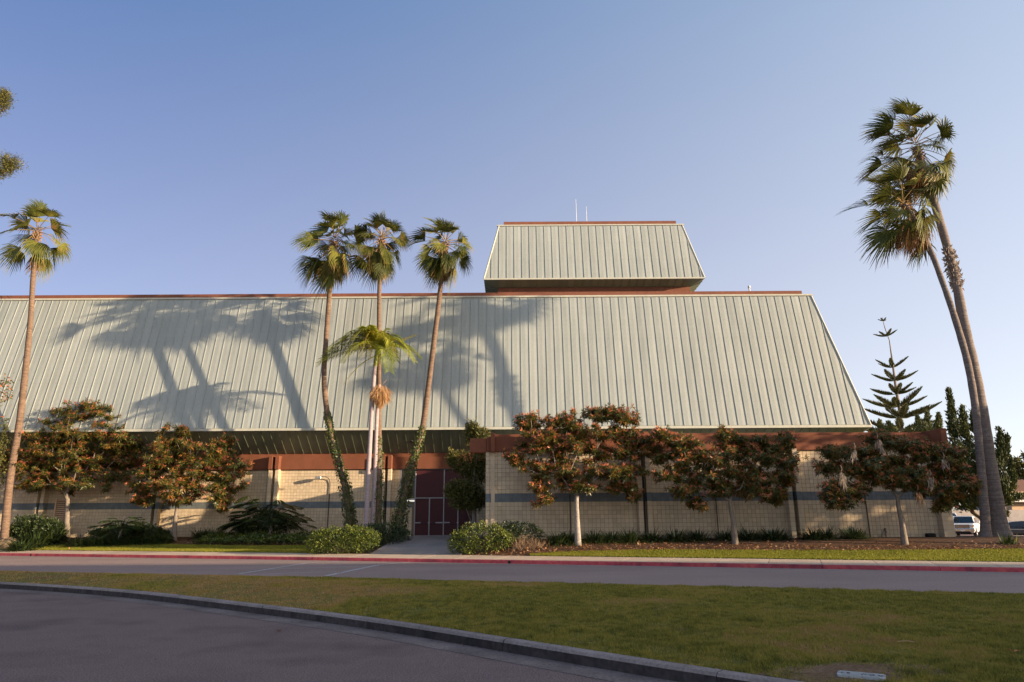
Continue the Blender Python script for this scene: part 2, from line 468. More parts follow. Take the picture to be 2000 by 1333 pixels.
def struct(o):
    o['kind'] = 'structure'
    return o


def stuff(o):
    o['kind'] = 'stuff'
    return o


def nrm(a):
    a = np.asarray(a, float)
    return a / (np.linalg.norm(a, axis=-1, keepdims=True) + 1e-9)


def leaves(mb, P, D, U, L, Wd, mi=0, tint=0.5, fold=0.18, droop=0.0, mid=0.45):
    """many leaves at once: folded four-point blades"""
    P = np.asarray(P, float); n = len(P)
    D = nrm(D); U = np.asarray(U, float)
    Sd = nrm(np.cross(D, U)); Nn = np.cross(Sd, D)
    L = np.broadcast_to(np.asarray(L, float), (n,))[:, None]; Wd = np.broadcast_to(np.asarray(Wd, float), (n,))[:, None]
    m = P + D * L * mid
    l = m + Sd * Wd * 0.5 + Nn * Wd * fold
    r = m - Sd * Wd * 0.5 + Nn * Wd * fold
    t = P + D * L; t[:, 2] -= droop * L[:, 0]
    V = np.stack([P, r, t, l], 1).reshape(-1, 3)
    F = np.arange(n * 4).reshape(n, 4)
    mb.add(V, F, mi, tint)


def rdir(n):
    return nrm(rng.normal(size=(n, 3)))


# ------------------------------------------------------------------ the ground
def strip(name, mat, a, b, za=None, zb=None):
    """sheet between two polylines of equal length"""
    mb = MB()
    a = np.asarray(a, float); b = np.asarray(b, float); n = len(a)
    V = np.concatenate([a, b]); i = np.arange(n - 1)
    mb.add(V, np.stack([i, i + 1, n + i + 1, n + i], -1))
    return mb


def resample(P, n):
    P = np.asarray(P, float)
    d = np.concatenate([[0], np.cumsum(np.linalg.norm(np.diff(P, axis=0), axis=1))])
    s = np.linspace(0, d[-1], n)
    return np.stack([np.interp(s, d, P[:, k]) for k in range(P.shape[1])], 1)


def smooth_poly(P, it=3):
    P = np.asarray(P, float)
    for _ in range(it):
        Q = [P[0]]
        for a, b in zip(P[:-1], P[1:]):
            Q += [a * 0.75 + b * 0.25, a * 0.25 + b * 0.75]
        Q.append(P[-1]); P = np.array(Q)
    return P


mb = MB()
mb.poly([(-1800, -1800, -0.08), (1800, -1800, -0.08), (1800, 1800, -0.08), (-1800, 1800, -0.08)])
struct(mb.build('ground', MT['earth']))

# near kerb: back edge of the island kerb read from the photo
FK = smooth_poly(np.array([(-60, 27.5), (-40, 25.6), (-26, 23.6), (-19, 21.9), (-14.05, 19.87), (-9.25, 17.4), (-5.0, 14.2), (-2.1, 11.9), (-0.02, 9.88), (1.43, 8.47), (2.53, 7.45), (4.1, 6.0), (6.4, 4.0), (9.5, 2.0)]), 3)
FK = resample(FK, 260)
tan = nrm(np.gradient(FK, axis=0)); nor = np.stack([-tan[:, 1], tan[:, 0]], 1)   # towards the island (left of travel = away from camera)
nor = np.where((nor[:, 1:2] < 0), -nor, nor)
Z = lambda P, z: np.concatenate([P, np.full((len(P), 1), z)], 1) if np.isscalar(z) else np.concatenate([P, np.asarray(z)[:, None]], 1)


def road_near(X):
    return 18.72 + 0.0 * X - 0.345 * X + np.where(X < -8, 0.06 * (X + 8), 0)


# near drive
mb = MB()
n = len(FK)
g_in = FK - nor * 0.52
V = np.concatenate([Z(g_in, 0.0), np.stack([g_in[:, 0] * 0 + np.linspace(-75, 14, n), np.full(n, -30.0), np.zeros(n)], 1)])
i = np.arange(n - 1)
mb.add(V, np.stack([i, i + 1, n + i + 1, n + i], -1))
struct(mb.build('near_drive', MT['asphalt']))
mb = strip('', None, Z(FK - nor * 0.16, 0.003), Z(FK - nor * 0.62, 0.004))
struct(mb.build('gutter', MT['gutter']))
# kerb, as poured lengths with open joints
kerb_root = struct(bpy.data.objects.new('island_kerb', None)); COL.objects.link(kerb_root); ORG['island_kerb'] = np.zeros(3)
prof = [(-0.165, 0.0), (-0.155, 0.11), (-0.135, 0.142), (-0.11, 0.15), (0.0, 0.152), (0.02, 0.0)]
seg = np.concatenate([[0], np.cumsum(np.linalg.norm(np.diff(FK, axis=0), axis=1))])
k0 = 0.0
while k0 < seg[-1] - 0.3:
    k1 = min(k0 + 3.05, seg[-1])
    s = np.linspace(k0 + 0.005, k1 - 0.005, 9)
    P = np.stack([np.interp(s, seg, FK[:, j]) for j in (0, 1)], 1)
    Nn = nrm(np.stack([np.interp(s, seg, nor[:, j]) for j in (0, 1)], 1))
    mb = MB()
    jit = rng.normal(0, 0.004)
    V = np.concatenate([Z(P + Nn * (o + (jit if z > 0.05 else 0)), z) for o, z in prof])
    m = len(P)
    for q in range(len(prof) - 1):
        i = np.arange(m - 1)
        mb.add(V, np.stack([q * m + i, q * m + i + 1, (q + 1) * m + i + 1, (q + 1) * m + i], -1), 1 if q < 1 else 0)
    for e in (0, m - 1):
        mb.add(V, [[q * m + e for q in range(len(prof))]], 1)
    mb.build('kerbstone', [MT['kerbtop'], MT['kerbface']], kerb_root)
    k0 = k1

# island lawn sheet
xs = np.linspace(0, 1, 60)
far = np.stack([FK[:, 0] * 1.0, road_near(FK[:, 0])], 1)
far[:, 0] = np.interp(np.linspace(0, 1, n), [0, 1], [-62, 24]); far[:, 1] = road_near(far[:, 0])
far[:, 1] = np.maximum(far[:, 1], np.interp(far[:, 0], FK[:, 0], FK[:, 1]) + 0.4)


def island_t(X, Y):
    yf = np.interp(X, FK[:, 0], FK[:, 1]); yr = np.maximum(road_near(np.asarray(X)), yf + 0.4)
    return np.clip((Y - yf) / (yr - yf), 0, 1)


def island_z(t):
    return 0.145 + 0.10 * np.sin(np.clip(t, 0, 1) * math.pi)


rows = 14
mb = MB()
grid = []
for q in range(rows + 1):
    t = q / rows
    P = FK * (1 - t) + far * t
    grid.append(Z(P, island_z(island_t(P[:, 0], P[:, 1]))))
V = np.concatenate(grid)
i = np.arange(n - 1)
for q in range(rows):
    mb.add(V, np.stack([q * n + i, q * n + i + 1, (q + 1) * n + i + 1, (q + 1) * n + i], -1))
isl = struct(mb.build('island_turf', MT['turf'], smooth=True))
# far-side kerb of the island
mb = strip('', None, Z(far, 0.146), Z(far + np.array([0.04, 0.12]), 0.0))
struct(mb.build('island_far_kerb', MT['kerbtop']))

# road
xr = np.linspace(-70, 60, 120)
mb = strip('', None, np.stack([xr, road_near(xr) - 0.3, np.full(120, 0.002)], 1), np.stack([xr, kerbY(xr) + 0.05, np.full(120, 0.002)], 1))
road = struct(mb.build('road', MT['road']))
# gutter strip of the far kerb
kt = nrm(np.array([1.0, -0.385])); kn = np.array([-kt[1], kt[0]])


def kp(X, d, z):
    X = np.asarray(X, float)
    return np.stack([X + kn[0] * d, kerbY(X) + kn[1] * d, np.full(X.shape, z)], -1)


mb = strip('', None, kp(xr, -0.42, 0.006), kp(xr, 0.02, 0.006))
struct(mb.build('road_gutter', MT['walk']))
# red kerb in poured lengths
rk = struct(bpy.data.objects.new('red_kerb', None)); COL.objects.link(rk); ORG['red_kerb'] = np.zeros(3)
L = 0
x = -52.0
while x < 44:
    x1 = x + 3.3
    mb = MB()
    X = np.linspace(x + 0.008, x1 - 0.008, 4)
    cs = [(0.0, 0.0), (0.02, 0.115), (0.04, 0.143), (0.07, 0.15), (0.17, 0.152), (0.17, 0.0)]
    V = np.concatenate([kp(X, d, z) for d, z in cs]); m = 4
    for q in range(len(cs) - 1):
        i = np.arange(m - 1)
        mb.add(V, np.stack([q * m + i, q * m + i + 1, (q + 1) * m + i + 1, (q + 1) * m + i], -1), 0 if q < 3 else 1)
    for e in (0, m - 1):
        mb.add(V, [[q * m + e for q in range(len(cs))]], 0)
    mb.build('kerbstone', [MT['redkerb'], MT['concrete']], rk)
    x = x1
# drain outlets in the kerb face
for px, py in ((995, 1097), (62, 1085)):
    p = atZ(px, py, 0.05)
    mb = MB()
    a = np.linspace(0, 2 * math.pi, 14, endpoint=False)
    q0 = np.array([p[0], kerbY(p[0]), 0.065])
    t3 = np.array([kt[0], kt[1], 0]); n3 = np.array([-kn[0], -kn[1], 0])
    ring = lambda r, o: [q0 + n3 * o + t3 * r * math.cos(b) + np.array([0, 0, 1]) * r * math.sin(b) for b in a]
    V = np.array(ring(0.065, 0.006) + ring(0.052, 0.008) + ring(0.05, 0.002))
    i = np.arange(14); j = (i + 1) % 14
    mb.add(V, np.stack([i, j, 14 + j, 14 + i], -1), 0)
    mb.add(V, np.stack([14 + i, 14 + j, 28 + j, 28 + i], -1), 1)
    mb.add(V[28:], [list(range(14))], 1)
    mb.build('drain_outlet', [MT['darkmetal'], MT['black']], rk)

# sidewalk slabs
sw = struct(bpy.data.objects.new('sidewalk', None)); COL.objects.link(sw); ORG['sidewalk'] = np.zeros(3)
x = -52.0
while x < 44:
    x1 = x + 1.65
    mb = MB()
    X = np.array([x + 0.008, x1 - 0.008])
    a = kp(X, 0.178, 0.152); b = kp(X, 1.95, 0.222)
    mb.add(np.concatenate([a, b, a - [0, 0, .1], b - [0, 0, .1]]), [(0, 1, 3, 2), (4, 5, 1, 0), (1, 5, 7, 3), (0, 2, 6, 4)])
    mb.build('slab', MT['concrete'], sw)
    x = x1
mb = strip('', None, kp(xr, 0.1, 0.03), kp(xr, 2.1, 0.08)); struct(mb.build('sidewalk_bed', MT['mulch']))


# planted ground between sidewalk and building
def patch(name, mat, X0, X1, nx, f0, f1, ny, dz=0.0):
    mb = MB()
    X = np.linspace(X0, X1, nx)
    V = []
    for t in np.linspace(0, 1, ny):
        Y = f0(X) * (1 - t) + f1(X) * t
        V.append(np.stack([X, Y, ground_z(X, Y) + dz], 1))
    V = np.concatenate(V)
    i = np.arange(nx - 1)
    for q in range(ny - 1):
        mb.add(V, np.stack([q * nx + i, q * nx + i + 1, (q + 1) * nx + i + 1, (q + 1) * nx + i], -1))
    return struct(mb.build(name, mat, smooth=True))


swb = lambda X: kerbY(X) + 1.96 / 0.933
patch('planting_bed', MT['mulch'], -60, 44, 160, swb, lambda X: np.where(X < -3, 46.6, 42.0), 26, -0.012)
# lawn borders read from the photo
lb_r = np.array([hit(x, y)[:2] for x, y in [(1035, 1084), (1100, 1079.5), (1200, 1077), (1300, 1075), (1420, 1076), (1600, 1076.5), (1700, 1076.5), (1850, 1075), (2000, 1073.5)]])
lb_r = np.concatenate([lb_r, [[30, 24.0], [44, 18]]])
lawn_r = lambda X: np.maximum(np.interp(X, lb_r[:, 0], lb_r[:, 1]), swb(X))
patch('right_lawn', MT['lawn'], lb_r[0, 0], 40, 120, swb, lawn_r, 12, 0.015)
lb_l = np.array([hit(x, y)[:2] for x, y in [(0, 1066), (100, 1066), (220, 1064.5), (345, 1064), (440, 1066.5), (520, 1067), (600, 1066)]])
lb_l = np.concatenate([[[-60, 52]], lb_l])
lawn_l = lambda X: np.maximum(np.interp(X, lb_l[:, 0], lb_l[:, 1]), swb(X))
patch('left_lawn', MT['lawn'], -45, lb_l[-1, 0] + 0.8, 120, swb, lawn_l, 12, 0.015)
# front path to the doors
pw0 = np.array([hit(735, 1083), hit(880, 1084)])
mb = MB()
npth = 9
path_root = struct(bpy.data.objects.new('front_path', None)); COL.objects.link(path_root); ORG['front_path'] = np.zeros(3)
pl0 = np.array([-6.75, 31.9 + 2.2]); pr0 = np.array([-2.35, 32.25])
pl1 = np.array([-6.55, YL - 0.02]); pr1 = np.array([-1.45, YL - 0.02])
for q in range(npth):
    t0, t1 = q / npth + 0.0008, (q + 1) / npth - 0.0008
    c = [pl0 * (1 - t0) + pl1 * t0, pr0 * (1 - t0) + pr1 * t0, pr0 * (1 - t1) + pr1 * t1, pl0 * (1 - t1) + pl1 * t1]
    zm = lambda t: max(float(ground_z(a_[0], a_[1])) for a_ in (pl0 * (1 - t) + pl1 * t, pr0 * (1 - t) + pr1 * t)) if 0.02 < t < 0.85 else (0.23 if t < 0.5 else 0.80)
    zt = lambda t: float(np.interp(t, [0, .25, .5, .75, 1], [0.235, 0.47, 0.70, 0.80, 0.80]))
    zz = [zt(t0), zt(t0), zt(t1), zt(t1)]
    mb = MB()
    top = [(c[k][0], c[k][1], zz[k] + 0.012) for k in range(4)]; bot = [(c[k][0], c[k][1], zz[k] - 0.3) for k in range(4)]
    mb.add(top + bot, [(0, 1, 2, 3), (0, 4, 5, 1), (1, 5, 6, 2), (2, 6, 7, 3), (3, 7, 4, 0)])
    mb.build('slab', MT['walk'], path_root)

# parking area beyond the right end of the building
mb = MB(); mb.poly([(24, 50, 0.0), (140, 40, 0.0), (140, 92, 0.0), (24, 92, 0.0)]); struct(mb.build('parking_lot', MT['road']))
mb = MB(); mb.poly([(20, 42.0, 0.03), (140, 34, 0.03), (140, 49.5, 0.03), (20, 49.5, 0.03)]); struct(mb.build('parking_verge', MT['lawn']))

# road markings
mk = struct(bpy.data.objects.new('crosswalk_marking', None)); COL.objects.link(mk); ORG['crosswalk_marking'] = np.zeros(3)


def line(p0, p1, w, z=0.007):
    a = atZ(*p0, 0.002)[:2]; b = atZ(*p1, 0.002)[:2]
    t = nrm(b - a); nn = np.array([-t[1], t[0]]) * w / 2
    mb = MB(); mb.poly([(a[0] - nn[0], a[1] - nn[1], z), (b[0] - nn[0], b[1] - nn[1], z), (b[0] + nn[0], b[1] + nn[1], z), (a[0] + nn[0], a[1] + nn[1], z)])
    return mb


def vis(p):  # keep marking points on the road sheet
    return p


line((466, 1121.5), (600, 1100.0), 0.16).build('painted_line', MT['white'], mk)
line((600, 1100.0), (700, 1095.2), 0.16, 0.0085).build('painted_line', MT['white'], mk)
line((636, 1125.5), (738, 1104.0), 0.20).build('painted_line', MT['white'], mk)
line((738, 1104.0), (826, 1096.5), 0.18, 0.0085).build('painted_line', MT['white'], mk)
for p0, p1 in (((494, 1122.4), (664, 1116.6)), ((522, 1112.6), (715, 1106.2)), ((571, 1103.6), (752, 1101.0))):
    line(p0, p1, 0.11, 0.005).build('painted_line', MT['white'], mk)

# ------------------------------------------------------------------ the hall
hall = thing('sports_hall', 'large hall with tall sloping ribbed grey-green metal roof and cream block walls', 'building', (0, YL, 0.8))
EY, EZ = 44.2, 7.5            # eave
TY, TZ = 46.38, 17.02         # top of the slope
XL = -50.0
XE, XT = 23.0, 21.16          # right hip: eave corner, top corner
PITCHX = 0.58


def slope_pt(x, s, off=0.0):
    nx = np.array([0, -(TZ - EZ), (TY - EY)]); nx = nx / np.linalg.norm(nx)
    return np.array([x, EY + (TY - EY) * s, EZ + (TZ - EZ) * s]) + nx * off


# underlying slab of the roof slope
mb = MB()
mb.poly([slope_pt(XL, 0), slope_pt(XE, 0), slope_pt(XT, 1), slope_pt(XL, 1)])
mb.poly([(XE, EY, EZ), (XE + 1.0, 80, EZ), (XT + 0.5, 78, TZ), (XT, TY, TZ)])
roof = mb.build('roof_slope', MT['trim'], hall)


def clip_poly(P, f):
    out = []
    for a, b in zip(P, P[1:] + P[:1]):
        fa, fb = f(a), f(b)
        if fa >= 0:
            out.append(a)
        if fa * fb < 0:
            t = fa / (fa - fb); out.append((a[0] + (b[0] - a[0]) * t, a[1] + (b[1] - a[1]) * t))
    return out


def make_panel(mb, x0, x1, s0, s1, hipf, P, off=0.02, lap=0.004, rib=True, bow=0.012):
    """metal sheet between two standing seams, three laid plates and a rib on the left side"""
    for (a, b, o) in ((s0, s0 + (s1 - s0) * 0.335, 0.0), (s0 + (s1 - s0) * 0.335, s0 + (s1 - s0) * 0.668, lap), (s0 + (s1 - s0) * 0.668, s1, 2 * lap)):
        xm = (x0 + x1) / 2
        for (u0, u1, b0, b1) in ((x0, xm, 0, bow), (xm, x1, bow, 0)):
            q = [(u0, a), (u1, a), (u1, b), (u0, b)]
            q = clip_poly(q, hipf) if hipf else q
            if len(q) >= 3:
                pts = [P(x, s, off + o + bow * (1 - abs(x - xm) / (xm - x0))) for x, s in q]
                mb.poly(pts, 0)
            # lap edge
            if hipf is None:
                mb.poly([P(u0, a, off - 0.012), P(u1, a, off - 0.012), P(u1, a, off + o + (bow if u1 == xm else 0)), P(u0, a, off + o + (bow if u0 == xm else 0))], 0)
    if rib:
        w = 0.021; h = 0.062
        smax = s1
        smin = s0
        if hipf is not None:
            for k in range(200):
                t = s0 + (s1 - s0) * k / 199
                if hipf((x0, t)) < 0:
                    smax = s0 + (s1 - s0) * max(k - 1, 0) / 199
                    break
        if smax > smin + 0.01:
            A, B = smin, smax
            V = [P(x0 - w, A, 0.0), P(x0 - w, A, h), P(x0 + w, A, h), P(x0 + w, A, 0.0), P(x0 - w, B, 0.0), P(x0 - w, B, h), P(x0 + w, B, h), P(x0 + w, B, 0.0)]
            mb.add(V, [(0, 1, 5, 4), (1, 2, 6, 5), (2, 3, 7, 6), (0, 3, 2, 1), (4, 5, 6, 7)], 0)


hipf = lambda q: (XE + (XT - XE) * q[1] - 0.02) - q[0]
proto = None
nfull = 0
x = XT - 0.25
xs_p = []
k = int((x - XL) / PITCHX)
x_first = x - k * PITCHX
for i in range(k + 8):
    x0 = x_first + i * PITCHX; x1 = x0 + PITCHX
    if x0 > XE - 0.05:
        break
    if x1 < XT - 0.05:
        if proto is None:
            mb = MB(); make_panel(mb, 0, PITCHX, 0.006, 0.992, None, slope_pt)
            proto = mb.build('roof_panel', MT['panel'], roof, org=ORG[roof.name], loc=(x0, 0, 0))
        else:
            o = proto.copy(); COL.objects.link(o); o.parent = roof; o.location = (x0, 0, 0)
    else:
        mb = MB(); make_panel(mb, x0, x1, 0.006, 0.992, hipf, slope_pt)
        mb.build('roof_panel', MT['panel'], roof)
# hip and eave trims
mb = MB()
mb.tube([slope_pt(XE, 0.0, 0.03), slope_pt(XT, 1.0, 0.03)], 0.07, 6)
mb.build('hip_cap', MT['trim'], hall)
mb = MB()
mb.box(XL, XE + 0.03, EY - 0.14, EY + 0.02, EZ - 0.13, EZ + 0.015)
mb.build('eave_trim', MT['trim'], hall)
mb = MB()
mb.box(XL, XT + 0.12, TY - 0.10, TY + 0.22, TZ - 0.03, TZ + 0.09)
mb.build('top_flashing', MT['trim'], hall)
mb = MB()
mb.box(XL, 20.62, TY + 0.12, TY + 0.5, TZ + 0.092, TZ + 0.40)
mb.build('top_fascia', MT['rust'], hall)
for xx in (-20.9, 0.6):
    mb = MB(); mb.bevbox(xx, xx + 0.22, TY - 0.02, TY + 0.11, TZ + 0.092, TZ + 0.15, 0.01); mb.build('scupper', MT['darkmetal'], hall)
mb = MB(); mb.box(XL, XT + 0.4, TY + 0.5, 78, TZ - 0.6, TZ + 0.05); mb.build('flat_roof', MT['roofing'], hall)

# soffit: folds back from the eave to the wall
SY, SZ = YL - 0.03, 6.12


def soff_pt(x, s, off=0.0):
    nx = np.array([0, -(EZ - 0.1 - SZ), -(SY - EY)]); nx = nx / np.linalg.norm(nx)
    return np.array([x, SY + (EY - SY) * s, SZ + (EZ - 0.1 - SZ) * s]) + nx * off


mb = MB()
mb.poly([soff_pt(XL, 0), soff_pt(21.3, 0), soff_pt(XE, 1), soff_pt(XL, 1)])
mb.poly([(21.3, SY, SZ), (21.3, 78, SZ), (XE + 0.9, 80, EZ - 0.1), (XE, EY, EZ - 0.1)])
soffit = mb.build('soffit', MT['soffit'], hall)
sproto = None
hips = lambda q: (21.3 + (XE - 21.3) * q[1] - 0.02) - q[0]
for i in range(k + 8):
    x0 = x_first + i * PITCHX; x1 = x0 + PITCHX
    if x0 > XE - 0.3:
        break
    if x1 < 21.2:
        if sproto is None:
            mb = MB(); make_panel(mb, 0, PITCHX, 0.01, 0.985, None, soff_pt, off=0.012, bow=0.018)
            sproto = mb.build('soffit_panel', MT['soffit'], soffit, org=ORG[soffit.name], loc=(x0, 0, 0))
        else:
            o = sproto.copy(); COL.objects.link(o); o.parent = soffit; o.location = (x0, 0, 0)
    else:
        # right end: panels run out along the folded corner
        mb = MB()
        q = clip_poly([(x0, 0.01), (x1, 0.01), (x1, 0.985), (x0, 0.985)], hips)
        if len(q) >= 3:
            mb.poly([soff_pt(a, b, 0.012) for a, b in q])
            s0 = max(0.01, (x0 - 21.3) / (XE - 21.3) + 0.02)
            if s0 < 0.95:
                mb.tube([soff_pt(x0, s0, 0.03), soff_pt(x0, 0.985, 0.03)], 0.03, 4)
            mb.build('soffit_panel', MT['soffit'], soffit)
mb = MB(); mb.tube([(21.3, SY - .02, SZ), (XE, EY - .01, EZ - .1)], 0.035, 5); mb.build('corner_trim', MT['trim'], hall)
# round vent in the soffit
c = atY(804, 861, 45.1); c = soff_pt(c[0], (c[2] - SZ) / (EZ - 0.1 - SZ), 0.05)
mb = MB(); d = nrm(soff_pt(0, 0.5, 1) - soff_pt(0, 0.5, 0)); mb.tube([c - d * .1, c + d * 0.06], 0.11, 14); mb.build('round_vent', MT['darkmetal'], hall)

# rooftop tower
TB = dict(x0=-2.09, x1=14.53, y0=49.0, y1=62.0, z=19.36)
TT = dict(x0=-0.97, x1=13.42, y0=50.12, y1=60.9, z=24.15)
tower = None
mb = MB()
zb = 19.02
bx = (-1.07, 13.66, 50.05, 60.9)
mb.box(bx[0], bx[1], bx[2], bx[3], TZ, zb + 0.02)
tower = mb.build('tower_wall', MT['rust'], hall)


def tw_pt(x, s, off=0.0):
    nx = np.array([0, -(TT['z'] - TB['z']), TT['y0'] - TB['y0']]); nx = nx / np.linalg.norm(nx)
    return np.array([x, TB['y0'] + (TT['y0'] - TB['y0']) * s, TB['z'] + (TT['z'] - TB['z']) * s]) + nx * off


mb = MB()
B8 = [(TB['x0'], TB['y0'], TB['z']), (TB['x1'], TB['y0'], TB['z']), (TB['x1'], TB['y1'], TB['z']), (TB['x0'], TB['y1'], TB['z'])]
T8 = [(TT['x0'], TT['y0'], TT['z']), (TT['x1'], TT['y0'], TT['z']), (TT['x1'], TT['y1'], TT['z']), (TT['x0'], TT['y1'], TT['z'])]
mb.add(B8 + T8, [(0, 1, 5, 4), (1, 2, 6, 5), (2, 3, 7, 6), (3, 0, 4, 7), (4, 5, 6, 7)])
tskin = mb.build('tower_skin', MT['trim'], hall)
hipt = lambda q: min((TB['x1'] + (TT['x1'] - TB['x1']) * q[1] - 0.03) - q[0], q[0] - (TB['x0'] + (TT['x0'] - TB['x0']) * q[1] + 0.03))
x0 = TB['x0'] - 0.02
while x0 < TB['x1']:
    x1 = x0 + 0.585
    mb = MB(); make_panel(mb, x0, x1, 0.006, 0.985, hipt, tw_pt, off=0.02)
    # rib start clipped on the left hip
    if mb.n:
        mb.build('tower_panel', MT['panel'], tskin)
    x0 = x1
for a, b in ((0, 0), (1, 1)):
    mb = MB(); mb.tube([np.array(B8[a]) + [0, -.02, 0], np.array(T8[b]) + [0, -.02, 0]], 0.065, 6); mb.build('tower_hip_cap', MT['trim'], hall)
mb = MB(); mb.box(TB['x0'] - .02, TB['x1'] + .02, TB['y0'] - 0.1, TB['y0'] + 0.03, TB['z'] - 0.10, TB['z'] + 0.012); mb.build('tower_eave_trim', MT['trim'], hall)
mb = MB(); mb.box(TT['x0'] - .15, TT['x1'] + .15, TT['y0'] - 0.08, TT['y0'] + 0.18, TT['z'] - 0.02, TT['z'] + 0.08); mb.build('tower_top_flashing', MT['trim'], hall)
mb = MB(); mb.box(-0.6, 13.0, 50.24, 60.6, TT['z'] + 0.082, TT['z'] + 0.42); mb.build('tower_parapet', MT['rust'], hall)
S8 = [(bx[0] - .01, bx[2] - .01, zb), (bx[1] + .01, bx[2] - .01, zb), (bx[1] + .01, bx[3], zb), (bx[0] - .01, bx[3], zb)]
B9 = [(p[0], p[1], p[2] - 0.06) for p in B8]
mb = MB(); mb.add(B9 + S8, [(1, 0, 4, 5), (2, 1, 5, 6), (3, 2, 6, 7), (0, 3, 7, 4)])
tsof = mb.build('tower_soffit', MT['soffit'], hall)
x0 = TB['x0'] + 1.1
def tsp(x, s, off=0.0):
    a = np.array([x, bx[2] - .01, zb]); b = np.array([x, TB['y0'], TB['z'] - 0.06])
    nx = nrm(np.array([0, -(b[2] - a[2]), -(a[1] - b[1])]))
    return a * (1 - s) + b * s + nx * off
while x0 < TB['x1'] - 1.2:
    mb = MB(); make_panel(mb, x0, x0 + 0.585, 0.02, 0.98, None, tsp, off=0.01, rib=True, bow=0.006); mb.build('soffit_panel', MT['soffit'], tsof); x0 += 0.585
for sgn, xa, xb in ((1, bx[1] + .01, TB['x1']), (-1, bx[0] - .01, TB['x0'])):
    y = 49.7
    while y < 60:
        mb = MB(); n_ = np.array([sgn * (TB['z'] - zb), 0, -abs(xb - xa)]); n_ = nrm(n_) * 0.02
        ya = min(max(y, bx[2]), bx[3])
        mb.tube([np.array([xa, ya, zb]) + n_, np.array([xb, y, TB['z'] - .06]) + n_], 0.025, 4); mb.build('soffit_rib', MT['soffit'], tsof); y += 0.585

for (px, ytop, h0) in ((1126, 389, 435), (1146, 404, 435)):
    b = atY(px, h0, 54.0); t = atY(px, ytop, 54.0)
    mb = MB(); mb.tube([(b[0], 54, TT['z'] + .4), (b[0], 54, t[2] * 0.5 + 12.2), (b[0], 54, t[2])], [0.035, 0.03, 0.015], 6, 0)
    mb.tube([(b[0], 54, TT['z'] + .38), (b[0], 54, TT['z'] + .9)], 0.05, 8, 0)
    tag(mb.build('antenna', MT['offwhite'], org=(b[0], 54, TT['z'] + .4)), 'taller white whip antenna on the tower roof' if px == 1126 else 'shorter white whip antenna on the tower roof', 'antenna', 'whip antennas on the tower')
c = atY(1463, 560, 47.4)
mb = MB(); mb.tube([(c[0], 47.4, TZ), (c[0], 47.4, c[2] - .05)], 0.06, 8); mb.tube([(c[0], 47.4, c[2] - .12), (c[0], 47.4, c[2] + .03)], 0.1, 8)
mb.build('vent_pipe', MT['offwhite'], hall)

# ---- block walls
BW, BH = 0.2, 0.203


def block_field(mb, x0, x1, y, z0, z1, holes=(), d=0.010, g=0.0045):
    """square-faced blocks standing proud of their mortar; wall facing -Y"""
    k0 = math.floor((z0 - 2.58) / BH); k1 = math.ceil((z1 - 2.58) / BH)
    nx = int(round((x1 - x0) / BW)); w = (x1 - x0) / nx
    X = x0 + w * np.arange(nx); 
    for kk in range(k0, k1):
        za = 2.58 + BH * kk; zc = za + BH
        if za < z0 - 1e-6 - BH or zc > z1 + 0.03:
            continue
        ok = np.ones(nx, bool)
        for (a, b, c, e) in holes:
            ok &= ~((X + w > a + 0.02) & (X < b - 0.02) & (zc > c + 0.02) & (za < e - 0.02))
        Xo = X[ok]
        if not len(Xo):
            continue
        m = len(Xo)
        j = rng.normal(0, 0.0012, m)
        V = np.zeros((m, 8, 3))
        xa, xb = Xo + g, Xo + w - g
        for q, (xx, zz) in enumerate(((xa, za + g), (xb, za + g), (xb, zc - g), (xa, zc - g))):
            V[:, q] = np.stack([xx, np.full(m, y + 0.002), np.full(m, zz)], 1)
        cb = 0.004
        for q, (xx, zz) in enumerate(((xa + cb, za + g + cb), (xb - cb, za + g + cb), (xb - cb, zc - g - cb), (xa + cb, zc - g - cb))):
            V[:, 4 + q] = np.stack([xx, y - d + j, np.full(m, zz)], 1)
        base = (np.arange(m) * 8)[:, None, None]
        F = np.array([(4, 5, 6, 7), (0, 1, 5, 4), (1, 2, 6, 5), (2, 3, 7, 6), (3, 0, 4, 7)])[None] + base
        mi = 1 if kk in (0, 1) else 0
        mb.add(V.reshape(-1, 3), F.reshape(-1, 4), mi, np.repeat(rng.random(m), 5))


DX = [atY(px, 1000, YL)[0] for px in (810, 838.5, 866.5, 894.5, 923)]
WX0 = atY(781.5, 960, YL)[0]
holes = [(DX[0] - 0.06, DX[4] + 0.1, 0, 5.1), (WX0, DX[0] + .1, 2.93, 5.1)]
mb = MB(); mb.box(XL, WX0, YL, YL + 0.3, 0.2, 5.2, skip='b'); mb.box(WX0, DX[0] - 0.05, YL, YL + 0.3, 0.2, 2.93); mb.box(DX[4] + 0.1, 21.2, YL, YL + 0.3, 0.2, 5.2, skip='b')
wall_l = mb.build('set_back_wall', MT['mortar'], hall)
mb = MB(); block_field(mb, -46.0, XWL - 0.04, YL, 0.3, 5.02, holes)
stuff(mb.build('block_face', [MT['block'], MT['stripe']], wall_l))
mb = MB(); mb.box(XWL, XWR, YW, YW + 0.3, 0.1, 5.05); mb.box(XWL, XWL + 0.3, YW + .3, YL, 0.1, 5.05); mb.box(XWR - 0.3, XWR, YW + .3, YL + 8, 0.1, 5.05)
wall_w = mb.build('wing_wall', MT['mortar'], hall)
mb = MB(); block_field(mb, XWL, XWR, YW, 0.3, 5.02)
stuff(mb.build('block_face', [MT['block'], MT['stripe']], wall_w))
mb = MB(); mb.box(XWL + .1, XWR, YW + 0.45, YL - 0.1, 5.3, 5.7); mb.build('wing_roof', MT['roofing'], hall)

